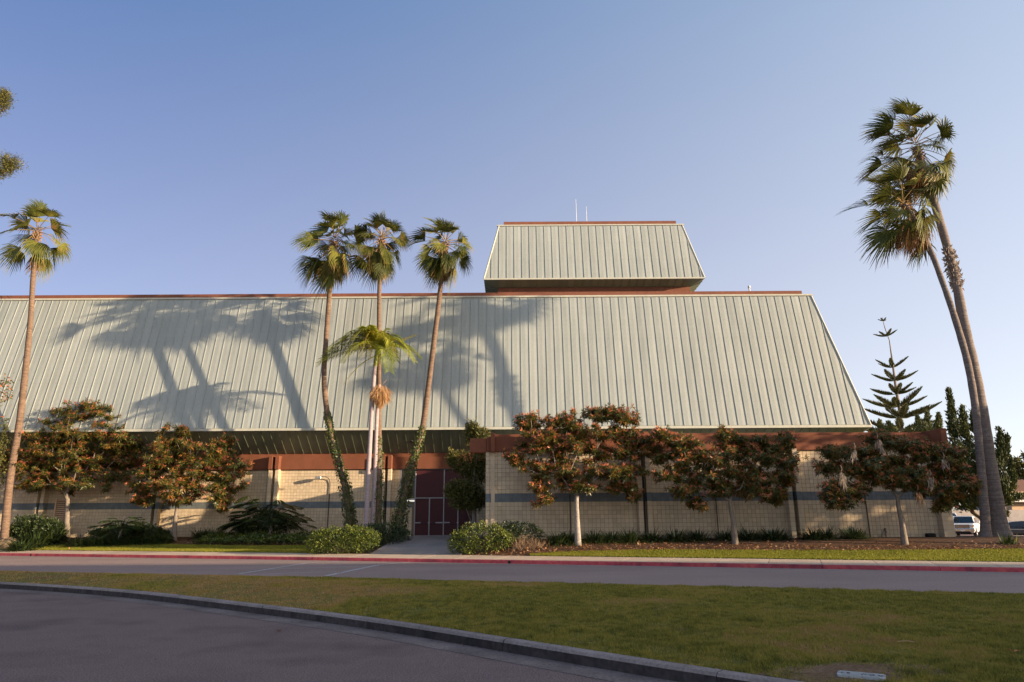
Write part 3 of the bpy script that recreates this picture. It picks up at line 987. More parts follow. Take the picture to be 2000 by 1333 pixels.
# red bands
mb = MB(); mb.box(XL, 21.2, YL - 0.16, YL + 0.1, 5.06, 5.84); mb.build('set_back_band', MT['red'], hall)
mb = MB(); mb.box(XL, 21.2, YL - 0.05, YL + 0.1, 5.842, 6.13); mb.build('upper_band', MT['red'], hall)
mb = MB(); mb.box(XWL + .05, 20.9, YW - 0.14, YW + 0.44, 5.02, 5.745); mb.build('wing_band', MT['red'], hall)
x_strip = atY(1815, 845, YW + 0.5)[0]
mb = MB(); mb.box(-0.95, x_strip, YW + 0.442, YW + 0.8, 5.5, 5.945); mb.build('wing_upper_band', MT['red'], hall)


def pilaster(xc, y, prot, zlo=0.3, zhi=5.05, blockp=0.62, single=False, wide=None):
    """two narrow block piers with a shadow gap and the red beam ends that sit over them"""
    for sx in (-1, 1):
        a = xc + sx * 0.215 - 0.115; b = a + 0.23
        mb = MB()
        mb.box(a + .008, b - .008, y - prot + .01, y + 0.05, zlo, zhi, 1)
        kk = math.floor((zlo - 2.58) / BH)
        while 2.58 + BH * kk < zhi - 0.02:
            za = 2.58 + BH * kk
            mb.bevbox(a, b, y - prot, y - 0.004, za + 0.004, za + BH - 0.004, 0.005, 2 if kk in (0, 1) else 0)
            kk += 1
        mb.build('pilaster', [MT['block'], MT['mortar'], MT['stripe']], hall)
        mb = MB()
        mb.bevbox(a - 0.01, b + 0.01, y - blockp, y + 0.05, 5.052, 5.93, 0.012)
        mb.build('beam_end', MT['red'], hall)
    mb = MB(); mb.tube([(xc, y - 0.10, zlo + 0.2), (xc, y - 0.10, 5.0)], 0.05, 8); mb.build('downpipe', MT['darkmetal'], hall)


GL = [atY(px, 1000, YL)[0] for px in (305.6, 533, 754)]
for g in GL + [GL[0] - 7.5]:
    pilaster(g, YL, 0.48)
GW = [atY(px, 1000, YW)[0] for px in (1258, 1549)]
for g in GW:
    pilaster(g, YW, 0.42, blockp=0.42)
# left end of the wing: corner beam ends
mb = MB(); mb.bevbox(-2.13, XWL + 0.04, YW - 0.02, YW + 0.5, 4.985, 5.70, 0.012); mb.build('beam_end', MT['red'], hall)
mb = MB(); mb.bevbox(XWL + .26, XWL + .46, YW - 0.42, YW + 0.42, 4.985, 5.92, 0.012); mb.build('beam_end', MT['red'], hall)
c = atY(913, 862, 37.5)
mb = MB(); mb.bevbox(-2.32, XWL, 37.3, 37.8, 5.58, 5.80, 0.012); mb.build('beam_end', MT['red'], hall)
mb = MB(); mb.box(XWL + .27, XWL + .45, YW - 0.07, YW + 0.03, 0.3, 5.0); mb.build('pilaster', MT['block'], hall)
# right end of the wing
mb = MB(); mb.bevbox(20.78, 21.08, YW - 1.1, YW + 0.5, 4.97, 5.93, 0.014); mb.build('beam_end', MT['red'], hall)
mb = MB(); mb.bevbox(21.2, 22.1, YW + 0.75, YW + 1.3, 4.99, 5.74, 0.014); mb.build('beam_end', MT['red'], hall)
for a, b, p in ((20.62, 20.90, 0.40), (20.905, 21.2, 0.32)):
    mb = MB(); kk = -11
    mb.box(a + .01, b - .01, YW - p + .012, YW + .05, .3, 5.0, 1)
    while 2.58 + BH * kk < 5.0:
        za = 2.58 + BH * kk; mb.bevbox(a, b, YW - p, YW - 0.004, za + .004, za + BH - .004, 0.005, 2 if kk in (0, 1) else 0); kk += 1
    mb.build('pilaster', [MT['block'], MT['mortar'], MT['stripe']], hall)
# conduits on the wing wall
for (px, y0, y1) in ((1113, 968, 1040), (1398, 975, 1048), (1689, 966, 1046)):
    a = atY(px, y0, YW - .06); b = atY(px + (y1 - y0) * 0.0001837 * (px - 990), y1, YW - .06)
    mb = MB(); mb.tube([(a[0], YW - .06, 0.5), (a[0], YW - .06, a[2] + 0.05)], 0.026, 7); mb.build('conduit', MT['darkmetal'], hall)
# footing strip showing at the wall foot
mb = MB(); mb.box(XWL, XWR + 0.05, YW - 0.05, YW + .02, 0.2, 0.79); mb.build('footing', MT['concrete'], hall)

# doors
ZD0, ZD1, ZDT = 0.83, 3.17, 5.05
mb = MB(); mb.box(DX[0], DX[4], YL + 0.12, YL + 0.2, 0.4, ZDT + .05); mb.build('door_backing', MT['black'], hall)
for a, b in zip(DX[:-1], DX[1:]):
    mb = MB(); mb.bevbox(a + 0.028, b - 0.028, YL + 0.03, YL + 0.09, ZD0 + 0.01, ZD1 - 0.03, 0.006)
    dr = mb.build('door', MT['maroon'], hall)
    i = DX.index(a)
    lh = (a + 0.05, a + 0.40) if i % 2 == 0 else (a + 0.42, b - 0.05)
    mb = MB(); mb.bevbox(lh[0], lh[1], YL - 0.03, YL + 0.025, 1.58, 1.655, 0.006); mb.build('push_bar', MT['frame'], dr)
    mx = (lh[1] + 0.03, b - 0.10) if i % 2 == 0 else (a + 0.06, lh[0] - .03)
    mb = MB(); mb.bevbox(mx[0], mx[1], YL - 0.01, YL + 0.026, 1.50, 1.72, 0.01); mb.build('latch_guard', MT['maroon'], dr)
    e = b - 0.05 if i % 2 == 0 else a + 0.05
    mb = MB(); mb.bevbox(min(e, e + (-.03)), max(e, e - .03) + 0.02, YL + 0.0, YL + .026, 1.58, 1.655, 0.004); mb.build('door_pull', MT['frame'], dr)
    mb = MB(); mb.bevbox(a + 0.02, b - 0.02, YL + 0.01, YL + 0.1, 0.80, ZD0 + 0.004, 0.005); mb.build('kick_sill', MT['frame'], hall)
for a, b in ((DX[0], DX[2]), (DX[2], DX[4])):
    mb = MB(); mb.bevbox(a + 0.045, b - 0.045, YL + 0.035, YL + 0.1, ZD1 + 0.05, ZDT - 0.03, 0.008); mb.build('transom_panel', MT['maroon'], hall)
for xx, zt in ((DX[0], ZDT), (DX[1], ZD1), (DX[2], ZDT), (DX[3], ZD1), (DX[4], ZDT)):
    mb = MB(); mb.bevbox(xx - 0.035, xx + 0.035, YL - 0.03, YL + 0.11, 0.8, zt, 0.006); mb.build('door_frame', MT['frame'], hall)
for zz in (ZD1 + 0.01, ZDT):
    mb = MB(); mb.bevbox(WX0 if zz > 4 else DX[0] - .02, DX[4] + .05, YL - 0.034, YL + 0.112, zz - 0.03, zz + 0.035, 0.006); mb.build('door_frame', MT['frame'], hall)
# side window left of the doors
mb = MB(); mb.box(WX0 + .04, DX[0] - .04, YL + .05, YL + .08, 3.14, ZDT - .03); mb.build('side_window', MT['smoked'], hall)
mb = MB(); mb.bevbox(WX0 - .03, DX[0] - .036, YL - .04, YL + .1, 3.06, 3.13, 0.005); mb.build('window_sill', MT['frame'], hall)
mb = MB(); mb.bevbox(WX0 - .03, DX[0] - .036, YL - .05, YL + .1, 2.90, 2.955, 0.005); mb.build('window_sill', MT['frame'], hall)
mb = MB(); mb.bevbox(WX0 - .03, WX0 + .03, YL - .03, YL + .1, 3.131, ZDT - .04, 0.005); mb.build('window_frame', MT['frame'], hall)
# louvre at far left
a = atY(108, 975, YL - 0.3)[0]; b = atY(131, 975, YL - 0.3)[0]
mb = MB(); mb.box(a, b, YL - .06, YL - .02, 1.0, 3.2); lv = mb.build('louvre_vent', MT['black'], hall)
for z in np.arange(1.05, 3.15, 0.13):
    mb = MB(); mb.add([(a, YL - .16, z), (b, YL - .16, z), (b, YL - .06, z + .09), (a, YL - .06, z + .09), (a, YL - .15, z - .012), (b, YL - .15, z - .012), (b, YL - .05, z + .078), (a, YL - .05, z + .078)], [(0, 1, 2, 3), (4, 7, 6, 5), (0, 4, 5, 1), (2, 6, 7, 3)]); mb.build('louvre_blade', MT['peach'], lv)
for xx in (a, b):
    mb = MB(); mb.bevbox(xx - .05, xx + .05, YL - .2, YL - .02, 0.9, 3.25, .006); mb.build('louvre_frame', MT['peach'], lv)

# gooseneck lamp on its conduit
y_l = YL - 0.06
cp = [(atY(641, 1030, y_l)[0], y_l, 0.9)] + [tuple(atY(644, yy, y_l)) for yy in (960, 945)]
top = [atY(px, py, yy) for px, py, yy in ((643.5, 938, y_l - .02), (641, 934, y_l - .1), (636, 931.5, y_l - .22), (628, 931, y_l - .32))]
lamp = thing('wall_lamp', 'small grey gooseneck floodlight on a bent conduit against the cream block wall', 'lamp', tuple(cp[0]))
mb = MB(); xc = float(np.mean([cp[1][0], cp[2][0]])); P = [(xc, y_l, 0.9), (xc, y_l, cp[2][2])] + [tuple(p) for p in top]
mb.tube(P, 0.026, 7); mb.build('conduit', MT['darkmetal'], lamp, smooth=True)
h0 = atY(615, 931.5, YL - .6); 
mb = MB(); mb.bevbox(h0[0], h0[0] + 0.40, YL - .62, YL - .26, h0[2] - .14, h0[2] + .03, 0.03); mb.build('lamp_head', MT['steel'], lamp)
mb = MB(); mb.box(h0[0] + .04, h0[0] + .36, YL - .6, YL - .3, h0[2] - .146, h0[2] - .138); mb.build('lamp_lens', MT['lens'], lamp)

print('hall done')

# ------------------------------------------------------------------ vegetation builders
def skeleton(root, fork, targets, r0, mi=0, sag=0.06, nseg=3, mb=None, rmin=0.008, trunk_path=None, sides=6):
    """grow limbs from the fork to every target through already grown wood"""
    fork = np.asarray(fork, float)
    T = np.asarray(targets, float)
    d = np.linalg.norm(T - fork, axis=1)
    order = np.argsort(d)
    nodes = [fork]; par = [-1]; dist = [0.0]
    for i in order:
        p = T[i]
        N = np.array(nodes); D = np.array(dist)
        v = np.linalg.norm(N - p, axis=1)
        # branching angle penalty keeps limbs running outward
        out = nrm(p - fork); ang = 1 - np.sum(nrm(p - N + 1e-6) * out, axis=1)
        cost = v * (1 + 0.8 * ang) + 0.25 * D
        j = int(np.argmin(cost))
        prev = j
        a = N[j]
        L = np.linalg.norm(p - a)
        for k in range(1, nseg + 1):
            t = k / nseg
            q = a * (1 - t) + p * t + rng.normal(0, 0.035 * L, 3) * (k < nseg)
            q[2] += sag * L * math.sin(t * math.pi)
            nodes.append(q); par.append(prev); dist.append(dist[prev] + L / nseg); prev = len(nodes) - 1
    n = len(nodes)
    w = np.zeros(n); 
    ch = [[] for _ in range(n)]
    for i in range(1, n):
        ch[par[i]].append(i)
    for i in range(n - 1, -1, -1):
        w[i] = 1 if not ch[i] else sum(w[c] for c in ch[i])
    R = np.maximum(rmin, r0 * (w / w[0]) ** 0.56)
    N = np.array(nodes)
    # draw chains
    for i in range(n):
        for c in ch[i]:
            if i == 0 or len(ch[i]) > 1 and c != max(ch[i], key=lambda q: w[q]):
                start = [i, c]
            elif i == 0:
                start = [i, c]
            else:
                continue
            chain = start; cur = c
            while ch[cur]:
                cur = max(ch[cur], key=lambda q: w[q]); chain.append(cur)
            rr = R[chain].copy(); rr[0] = min(rr[0], R[chain[1]] * 1.15)
            mb.tube(N[chain], rr, sides if rr[0] > 0.03 else 4, mi, cap=False)
    return N


def lobe_points(lobes, Y, n, surf_bias=0.45, up=0.0):
    """random points inside crown lobes: (px, py, rx, ry[, dY[, rdepth]]) given at the tree's own distance"""
    out = []; nor_ = []
    wts = np.array([l[2] * l[3] for l in lobes], float); wts = wts ** 0.65; wts /= wts.sum()
    for l, w in zip(lobes, wts):
        c = atY(l[0], l[1], Y + (l[4] if len(l) > 4 else 0)); m = mpp(c)
        k = max(3, int(round(n * w)))
        d = rdir(k); r = rng.random(k) ** surf_bias
        R = np.array([l[2] * m, (l[5] if len(l) > 5 else l[2] * m * 0.8), l[3] * m])
        out.append(c + d * r[:, None] * R); nor_.append(d)
    return np.concatenate(out), np.concatenate(nor_)


def trunk_from_px(pts, Y0, Y1=None, widths=None):
    n = len(pts)
    Ys = np.asarray(Y0, float) if not np.isscalar(Y0) else np.linspace(Y0, Y1 if Y1 is not None else Y0, n)
    P = np.array([atY(p[0], p[1], y) for p, y in zip(pts, Ys)])
    R = np.array([mpp(q) * w / 2 for q, w in zip(P, widths)])
    return P, R


def spline(P, R, n):
    P = np.asarray(P, float)
    d = np.concatenate([[0], np.cumsum(np.linalg.norm(np.diff(P, axis=0), axis=1))])
    s = np.linspace(0, d[-1], n)
    # Catmull-Rom through the knots
    m = np.gradient(P, d, axis=0)
    out = np.zeros((n, 3))
    for k, x in enumerate(s):
        i = min(np.searchsorted(d, x, side='right') - 1, len(d) - 2)
        h = d[i + 1] - d[i]; t = (x - d[i]) / h
        out[k] = (2 * t ** 3 - 3 * t ** 2 + 1) * P[i] + (t ** 3 - 2 * t ** 2 + t) * h * m[i] + (-2 * t ** 3 + 3 * t ** 2) * P[i + 1] + (t ** 3 - t ** 2) * h * m[i + 1]
    return out, np.interp(s, d, R)


def rosettes(mb, C, A, L=0.19, nleaf=9, nyoung=4, redness=0.5, mi=0):
    n = len(C)
    A = nrm(A)
    ref = np.where(np.abs(A[:, 2:3]) < 0.9, np.array([[0, 0, 1.0]]), np.array([[1.0, 0, 0]]))
    u = nrm(np.cross(A, ref)); v = np.cross(A, u)
    isred = rng.random(n) < redness
    hue = rng.random(n)
    for k in range(nleaf):
        ph = 2.4 * k + rng.random(n) * 0.8
        th = np.radians(62 + 50 * (k / nleaf) + rng.normal(0, 9, n))
        D = np.cos(th)[:, None] * A + np.sin(th)[:, None] * (np.cos(ph)[:, None] * u + np.sin(ph)[:, None] * v)
        D[:, 2] -= 0.28
        Lk = L * (0.8 + 0.45 * rng.random(n))
        t = np.clip(rng.random(n) * 0.42 + (hue - 0.45) * 0.45 + 0.04 + 0.10 * isred * redness, 0, 0.66)
        leaves(mb, C, D, A + rng.normal(0, .2, (n, 3)), Lk, Lk * 0.225, mi, t, 0.16, 0.12)
    for k in range(nyoung):
        ph = 2.4 * k + rng.random(n)
        th = np.radians(18 + 40 * rng.random(n))
        D = np.cos(th)[:, None] * A + np.sin(th)[:, None] * (np.cos(ph)[:, None] * u + np.sin(ph)[:, None] * v)
        Lk = L * (0.6 + 0.4 * rng.random(n))
        t = np.where(isred, 0.60 + 0.40 * rng.random(n), 0.12 + 0.42 * rng.random(n))
        leaves(mb, C + A * 0.02, D, u, Lk, Lk * 0.19, mi, t, 0.1, 0.0)


def bronze_tree(label, base, trunk_px, lobes, Y, natt, nros, r_trunk, redness, barkm, L=0.2, group='bronze-leaved street trees in front of the hall', sag=0.08, depth=0.85):
    base = np.asarray(base, float)
    t = thing('bronze_tree', label, 'tree', tuple(base), group)
    P = [base - [0, 0, .15]] + [atY(p[0], p[1], Y) for p in trunk_px]
    R = np.linspace(r_trunk * 1.15, r_trunk * 0.85, len(P)); R[0] *= 1.35
    P, R = spline(np.array(P), R, 12)
    mb = MB(); mb.tube(P, R, 10, 0)
    tr = mb.build('trunk', barkm, t, smooth=True)
    att, _ = lobe_points(lobes, Y, int(natt * 1.5), 0.40)
    mb = MB()
    fork = P[-1]
    N = skeleton(base, fork - [0, 0, .05], att, r_trunk * 0.80, 0, sag, 3, mb, 0.009)
    mb.build('branches', barkm, t, smooth=True)
    per = max(1, int(nros * 3.2 / len(att)))
    cen = np.mean(att, axis=0)
    C = []; A = []
    for a in att:
        k = per + rng.integers(-1, 2)
        if k < 1:
            k = 1
        d = rdir(k); d[:, 2] = d[:, 2] * 0.55 + 0.18
        q = a + d * rng.uniform(0.05, 0.46, (k, 1))
        C.append(q); A.append(nrm(q - fork) * 0.5 + d * 0.5 + np.array([0, 0, 0.75]) + rng.normal(0, .2, (k, 3)))
    C = np.concatenate(C); A = np.concatenate(A)
    mb = MB()
    rosettes(mb, C, A, L * 1.1, 11, 5, redness)
    stuff(mb.build('foliage', MT['bronze'], t))
    return t, C


def fan_frond(mb, E0, az, el, pet, rad, wind=(0, 0, 0), droop=0.5, nseg=26, dead=False, tint=0.3, mat=(0, 1), hang=1.0):
    """fan leaf of a palm: petiole + folded blade that splits into drooping fingers"""
    wind = np.asarray(wind, float)
    d0 = np.array([math.cos(az) * math.cos(el), math.sin(az) * math.cos(el), math.sin(el)])
    ts = np.linspace(0, 1, 6)
    pth = np.array([E0 + d0 * pet * t + np.array([0, 0, -droop * 0.35 * pet * t * t]) + wind * 0.25 * pet * t * t for t in ts])
    mb.tube(pth, np.linspace(0.028, 0.015, 6), 4, mat[1], 0.8 if not dead else 0.97, cap=False)
    E = pth[-1]; d = nrm(pth[-1] - pth[-2]) + wind * 0.35; d = nrm(d)
    s = np.cross(d, [0, 0, 1.0])
    if np.linalg.norm(s) < 0.15:
        s = np.array([math.sin(az), -math.cos(az), 0])
    s = nrm(s)
    roll = rng.normal(0, 0.5); nn = np.cross(s, d)
    s, nn = s * math.cos(roll) + nn * math.sin(roll), nn * math.cos(roll) - s * math.sin(roll)
    span = math.radians(82 if not dead else 50)
    tt = np.array([0.0, 0.3, 0.55, 0.8, 1.0])
    ww = np.array([0.02, 1.0, 1.0, 0.55, 0.05])
    dphi = 2 * span / nseg
    vfold = 0.5 + 0.6 * rng.random()
    for k in range(nseg):
        ph = -span + (k + 0.5) * dphi
        L = rad * (0.72 + 0.28 * math.cos(ph * 0.8)) * (0.9 + 0.2 * rng.random())
        dr = math.cos(ph) * d + math.sin(ph) * s + nn * vfold * (1 - math.cos(ph)) * 0.8
        dr = nrm(dr)
        side = -math.sin(ph) * d + math.cos(ph) * s
        dj = droop * (0.7 + 0.6 * rng.random())
        c = np.array([E + dr * L * t + np.array([0, 0, -dj * hang * L * (max(0, t - 0.25) ** 2.0 * 0.7 + max(0, t - 0.55) ** 2 * 1.9)]) + wind * L * max(0, t - .2) ** 1.5 * (0.8 + 0.5 * rng.random()) for t in tt])
        hw = (rad * dphi * 0.5) * np.minimum(tt, 0.5) * ww + 0.004
        hw[-1] = 0.003
        fold = nn * 0.25
        a = c + side * hw[:, None] * 1.02 - fold * hw[:, None]
        b = c - side * hw[:, None] * 1.02 - fold * hw[:, None]
        V = np.concatenate([a, c, b]); i = np.arange(4)
        F = np.concatenate([np.stack([i, i + 1, 5 + i + 1, 5 + i], -1), np.stack([5 + i, 5 + i + 1, 10 + i + 1, 10 + i], -1)])
        tv = tint + rng.normal(0, 0.05)
        tn = np.tile(np.array([tv + .12, tv, tv, tv + 0.18]), 2) if not dead else np.full(8, 0.86 + 0.14 * rng.random())
        mb.add(V, F, mat[0], np.clip(tn, 0, 1))


def fan_palm(label, trunk_P, trunk_R, nfr, pet, rad, barkm, group, wind=(0, 0, 0), ndead=6, seed=1, base=None, crown_len=0.5, lo=-50, ndskirt=0, els=None, az0=None):
    global rng
    trunk_P = np.array(trunk_P, float)
    if trunk_P[0][2] < 3:
        trunk_P[0][2] = float(ground_z(trunk_P[0][0], trunk_P[0][1])) - 0.15
    P, R = spline(trunk_P, trunk_R, 46)
    base = P[0].copy()
    t = thing('fan_palm', label, 'palm tree', tuple(base), group)
    R = R * (1 + 0.035 * np.sin(np.arange(46) * 2.1)) 
    mb = MB(); mb.tube(P, R, 14, 0)
    mb.build('trunk', barkm, t, smooth=True)
    top = P[-1]; ax = nrm(P[-1] - P[-4])
    keep = rng
    rng = np.random.default_rng(seed)
    nfr = int(nfr * 1.25)
    for k in range(nfr):
        f = (k + 0.5) / nfr
        el = math.radians(80 + (lo - 80) * f ** 0.85 + rng.normal(0, 7))
        az = k * 2.39996 + rng.normal(0, 0.25) + (az0 or 0)
        E0 = top + ax * (crown_len * (0.5 - f)) + 0.06 * np.array([math.cos(az), math.sin(az), 0])
        mb = MB()
        pl = pet * (0.45 + 0.75 * rng.random()); rl = rad * (0.85 + 0.25 * rng.random())
        fan_frond(mb, E0, az, el, pl, rl, wind, 0.30 + 0.55 * f, 24, False, 0.12 + 0.5 * rng.random() + 0.12 * (1 - f), (0, 0), 0.75)
        mb.build('frond', MT['fan'], t)
    for k in range(ndead):
        az = rng.random() * 6.28; el = math.radians(rng.uniform(-82, -55))
        E0 = top - ax * (0.25 + 0.45 * rng.random()) + 0.08 * np.array([math.cos(az), math.sin(az), 0])
        mb = MB(); fan_frond(mb, E0, az, el, pet * 0.6, rad * 0.85, np.asarray(wind) * 0.5, 1.0, 16, True, 0.9, (0, 0), 0.6)
        mb.build('dead_frond', MT['fan'], t)
    # leaf-base boots below the crown
    mb = MB()
    for k in range(40):
        az = k * 2.4; q = top - ax * (0.02 + 0.018 * k) 
        dd = np.array([math.cos(az), math.sin(az), 0.9])
        leaves(mb, [q + 0.9 * R[-1] * np.array([math.cos(az), math.sin(az), 0])], [dd], [[-math.sin(az), math.cos(az), 0]], 0.24, 0.09, 0, 0.88, 0.1)
    mb.build('leaf_bases', MT['fan'], t)
    rng = keep
    return t, P, R


def ivy_on(label, P, R, z0, z1, n, size=0.11, spread=0.16):
    k = np.array([i for i in range(len(P)) if z0 <= P[i][2] <= z1])
    q = rng.random(n) ** 1.35
    idx = np.clip((q * (len(k) - 1)), 0, len(k) - 1)
    i0 = np.floor(idx).astype(int); f = (idx - i0)[:, None]
    i1 = np.minimum(i0 + 1, len(k) - 1)
    c = P[k[i0]] * (1 - f) + P[k[i1]] * f; r = R[k[i0]]
    a = rng.random(n) * 2 * math.pi
    o = np.stack([np.cos(a), np.sin(a), np.zeros(n)], 1)
    bulge = spread * (1 - q) ** 0.8 * rng.random(n) * (1 + 0.8 * vnoise(a * 2, c[:, 2], 0.7, 3)) + 0.015
    pos = c + o * (r + bulge)[:, None]
    D = o * 0.4 + np.array([0, 0, -0.7]) + rng.normal(0, 0.35, (n, 3))
    base = P[k[0]]
    mb = MB()
    leaves(mb, pos, D, o + rng.normal(0, 0.3, (n, 3)), size * (0.7 + 0.6 * rng.random(n)), size * (0.7 + 0.5 * rng.random(n)), 0, np.clip(rng.random(n) ** 1.5 * 0.9 + 0.1 * q, 0, 1), 0.12, 0, 0.4)
    # a few stems
    for s_ in range(5):
        ph = rng.random() * 6.28
        kk = k[::2]
        path = [P[i] + (R[i] + 0.015) * np.array([math.cos(ph + 0.25 * j), math.sin(ph + 0.25 * j), 0]) for j, i in enumerate(kk)]
        if len(path) > 2:
            mb.tube(path, 0.012, 4, 0, 0.15, cap=False)
    return stuff_tag(mb.build('ivy', MT['ivy'], org=base), label, 'ivy')


def stuff_tag(o, label, cat, group=None):
    return tag(o, label, cat, group)


def shrub(name, label, lobes, Y, n, mat, leaf=0.07, wid=0.5, group=None, cat='shrub', bias=0.12, clump=True, tintpow=1.0, stems=10, base=None, depth=None, updir=0.35, sprig=0.0, bark='darkbark'):
    P, D = lobe_points(lobes, Y, n, bias)
    b = base if base is not None else np.array([np.mean([atY(l[0], l[1], Y)[0] for l in lobes]), Y, 0])
    b = np.array([b[0], b[1], float(ground_z(b[0], b[1]))])
    keep = P[:, 2] > ground_z(P[:, 0], P[:, 1]) + 0.03
    P = P[keep]; D = D[keep]
    if clump:
        nz = vnoise(P[:, 0] * 1.3 + P[:, 2] * 0.7, P[:, 1] + P[:, 2] * 1.9, 0.19, 5)
        P = P + D * ((nz - 0.5) * 0.34)[:, None]
    m = len(P)
    t = thing(name, label, cat, tuple(b), group)
    mb = MB()
    dirs = D * 0.7 + np.array([0, 0, updir]) + rng.normal(0, 0.5, (m, 3))
    tn = np.clip(rng.random(m) ** tintpow * 0.6 + (0.55 * nz - 0.05 if clump else 0.3 * rng.random(m)), 0, 1)
    for _ in range(2):
        leaves(mb, P + rng.normal(0, leaf * 0.3, (m, 3)), dirs + rng.normal(0, 0.45, (m, 3)), rdir(m), leaf * (0.7 + 0.6 * rng.random(m)), leaf * wid * (0.8 + 0.5 * rng.random(m)), 0, tn, 0.15)
    stuff(mb.build('foliage', mat, t))
    mb = MB()
    tg = P[rng.choice(m, min(stems, m), replace=False)]
    skeleton(b, b + [0, 0, 0.02], tg, 0.035, 0, 0.1, 3, mb, 0.006, sides=5)
    mb.build('stems', MT[bark], t)
    return t


# ------------------------------------------------------------------ bronze-leaved trees
tb = [hit(130, 1056), hit(340, 1057), hit(1129, 1064), hit(1436, 1062), hit(1767, 1063)]
print('tree bases', [np.round(b, 2) for b in tb])
Y1, Y2, Y3, Y4, Y5 = [b[1] for b in tb]
bronze_tree('largest bronze-leaved tree with a broad crown, beside the far left palm trunk', tb[0], [(131, 1010), (132, 975)],
            [(165, 812, 55, 24), (215, 830, 45, 30), (120, 838, 45, 26), (200, 868, 70, 28), (110, 885, 60, 30), (60, 905, 48, 26), (25, 900, 30, 16), (165, 905, 75, 30), (225, 925, 45, 30), (100, 935, 70, 28), (170, 950, 60, 22), (60, 945, 30, 20), (255, 880, 22, 26), (150, 850, 70, 26), (195, 852, 50, 20), (235, 862, 42, 22), (100, 862, 45, 20), (185, 802, 40, 14), (130, 815, 30, 16)], Y1, 260, 900, 0.145, 0.34, MT['bark'], 0.21)
bronze_tree('bronze-leaved tree with pink leaf tips, second from the left, before the set-back wall', tb[1], [(343, 1010), (347, 985)],
            [(345, 852, 32, 22), (330, 880, 50, 24), (440, 868, 26, 20), (400, 885, 50, 26), (300, 905, 42, 24), (380, 915, 70, 28), (455, 915, 34, 24), (295, 945, 36, 30), (365, 950, 70, 28), (430, 955, 40, 30), (275, 975, 18, 14), (350, 975, 40, 14), (440, 985, 18, 14)], Y2, 190, 840, 0.118, 0.45, MT['bark'], 0.21)
bronze_tree('pale-trunked bronze-leaved tree with a dark red crown, nearest to the doors', tb[2], [(1127, 1010), (1126, 985), (1127, 962)],
            [(1040, 825, 35, 16), (1100, 828, 40, 18), (1170, 812, 28, 18), (1195, 808, 16, 14), (1220, 820, 26, 18), (1150, 845, 60, 18), (1050, 858, 48, 16), (1010, 900, 34, 12), (1220, 858, 50, 18), (1100, 880, 75, 18), (1190, 890, 60, 18), (1265, 878, 32, 20), (1290, 895, 20, 18), (1070, 912, 60, 14), (1150, 925, 75, 16), (1215, 925, 45, 16), (1060, 945, 22, 18), (1120, 950, 40, 12), (1215, 958, 30, 14), (1240, 968, 10, 10), (1060, 978, 10, 10)], Y3, 165, 800, 0.108, 0.62, MT['palebark'], 0.20, sag=0.1)
bronze_tree('bronze-leaved tree in the middle of the wing wall with a tall left branch', tb[3], [(1432, 1020), (1427, 990), (1426, 978)],
            [(1285, 850, 14, 10), (1312, 862, 22, 14), (1335, 868, 26, 22), (1420, 862, 30, 18), (1460, 868, 28, 18), (1505, 875, 24, 16), (1535, 865, 12, 16), (1350, 895, 40, 20), (1405, 895, 50, 24), (1480, 895, 48, 22), (1530, 905, 30, 18), (1320, 925, 40, 18), (1395, 930, 50, 24), (1470, 930, 55, 26), (1535, 935, 26, 14), (1340, 960, 26, 16), (1365, 985, 18, 10), (1480, 965, 45, 20), (1520, 975, 18, 14), (1410, 960, 40, 14)], Y4, 160, 740, 0.10, 0.5, MT['bark'], 0.19)
t5, C5 = bronze_tree('shaded bronze-leaved tree at the wing end with dead palm fronds caught in it', tb[4], [(1762, 1025), (1757, 1000), (1754, 985)],
            [(1640, 885, 34, 14), (1690, 880, 44, 16), (1715, 862, 26, 14), (1755, 872, 44, 16), (1800, 882, 40, 16), (1850, 885, 34, 16), (1625, 920, 30, 16), (1680, 915, 55, 20), (1740, 915, 60, 20), (1800, 915, 55, 20), (1850, 920, 38, 20), (1625, 960, 30, 16), (1660, 960, 34, 18), (1780, 945, 50, 18), (1840, 955, 55, 22), (1880, 950, 24, 20), (1635, 985, 22, 10), (1720, 945, 45, 14), (1840, 985, 22, 12)], Y5, 165, 800, 0.105, 0.55, MT['bark'], 0.185, sag=0.12)
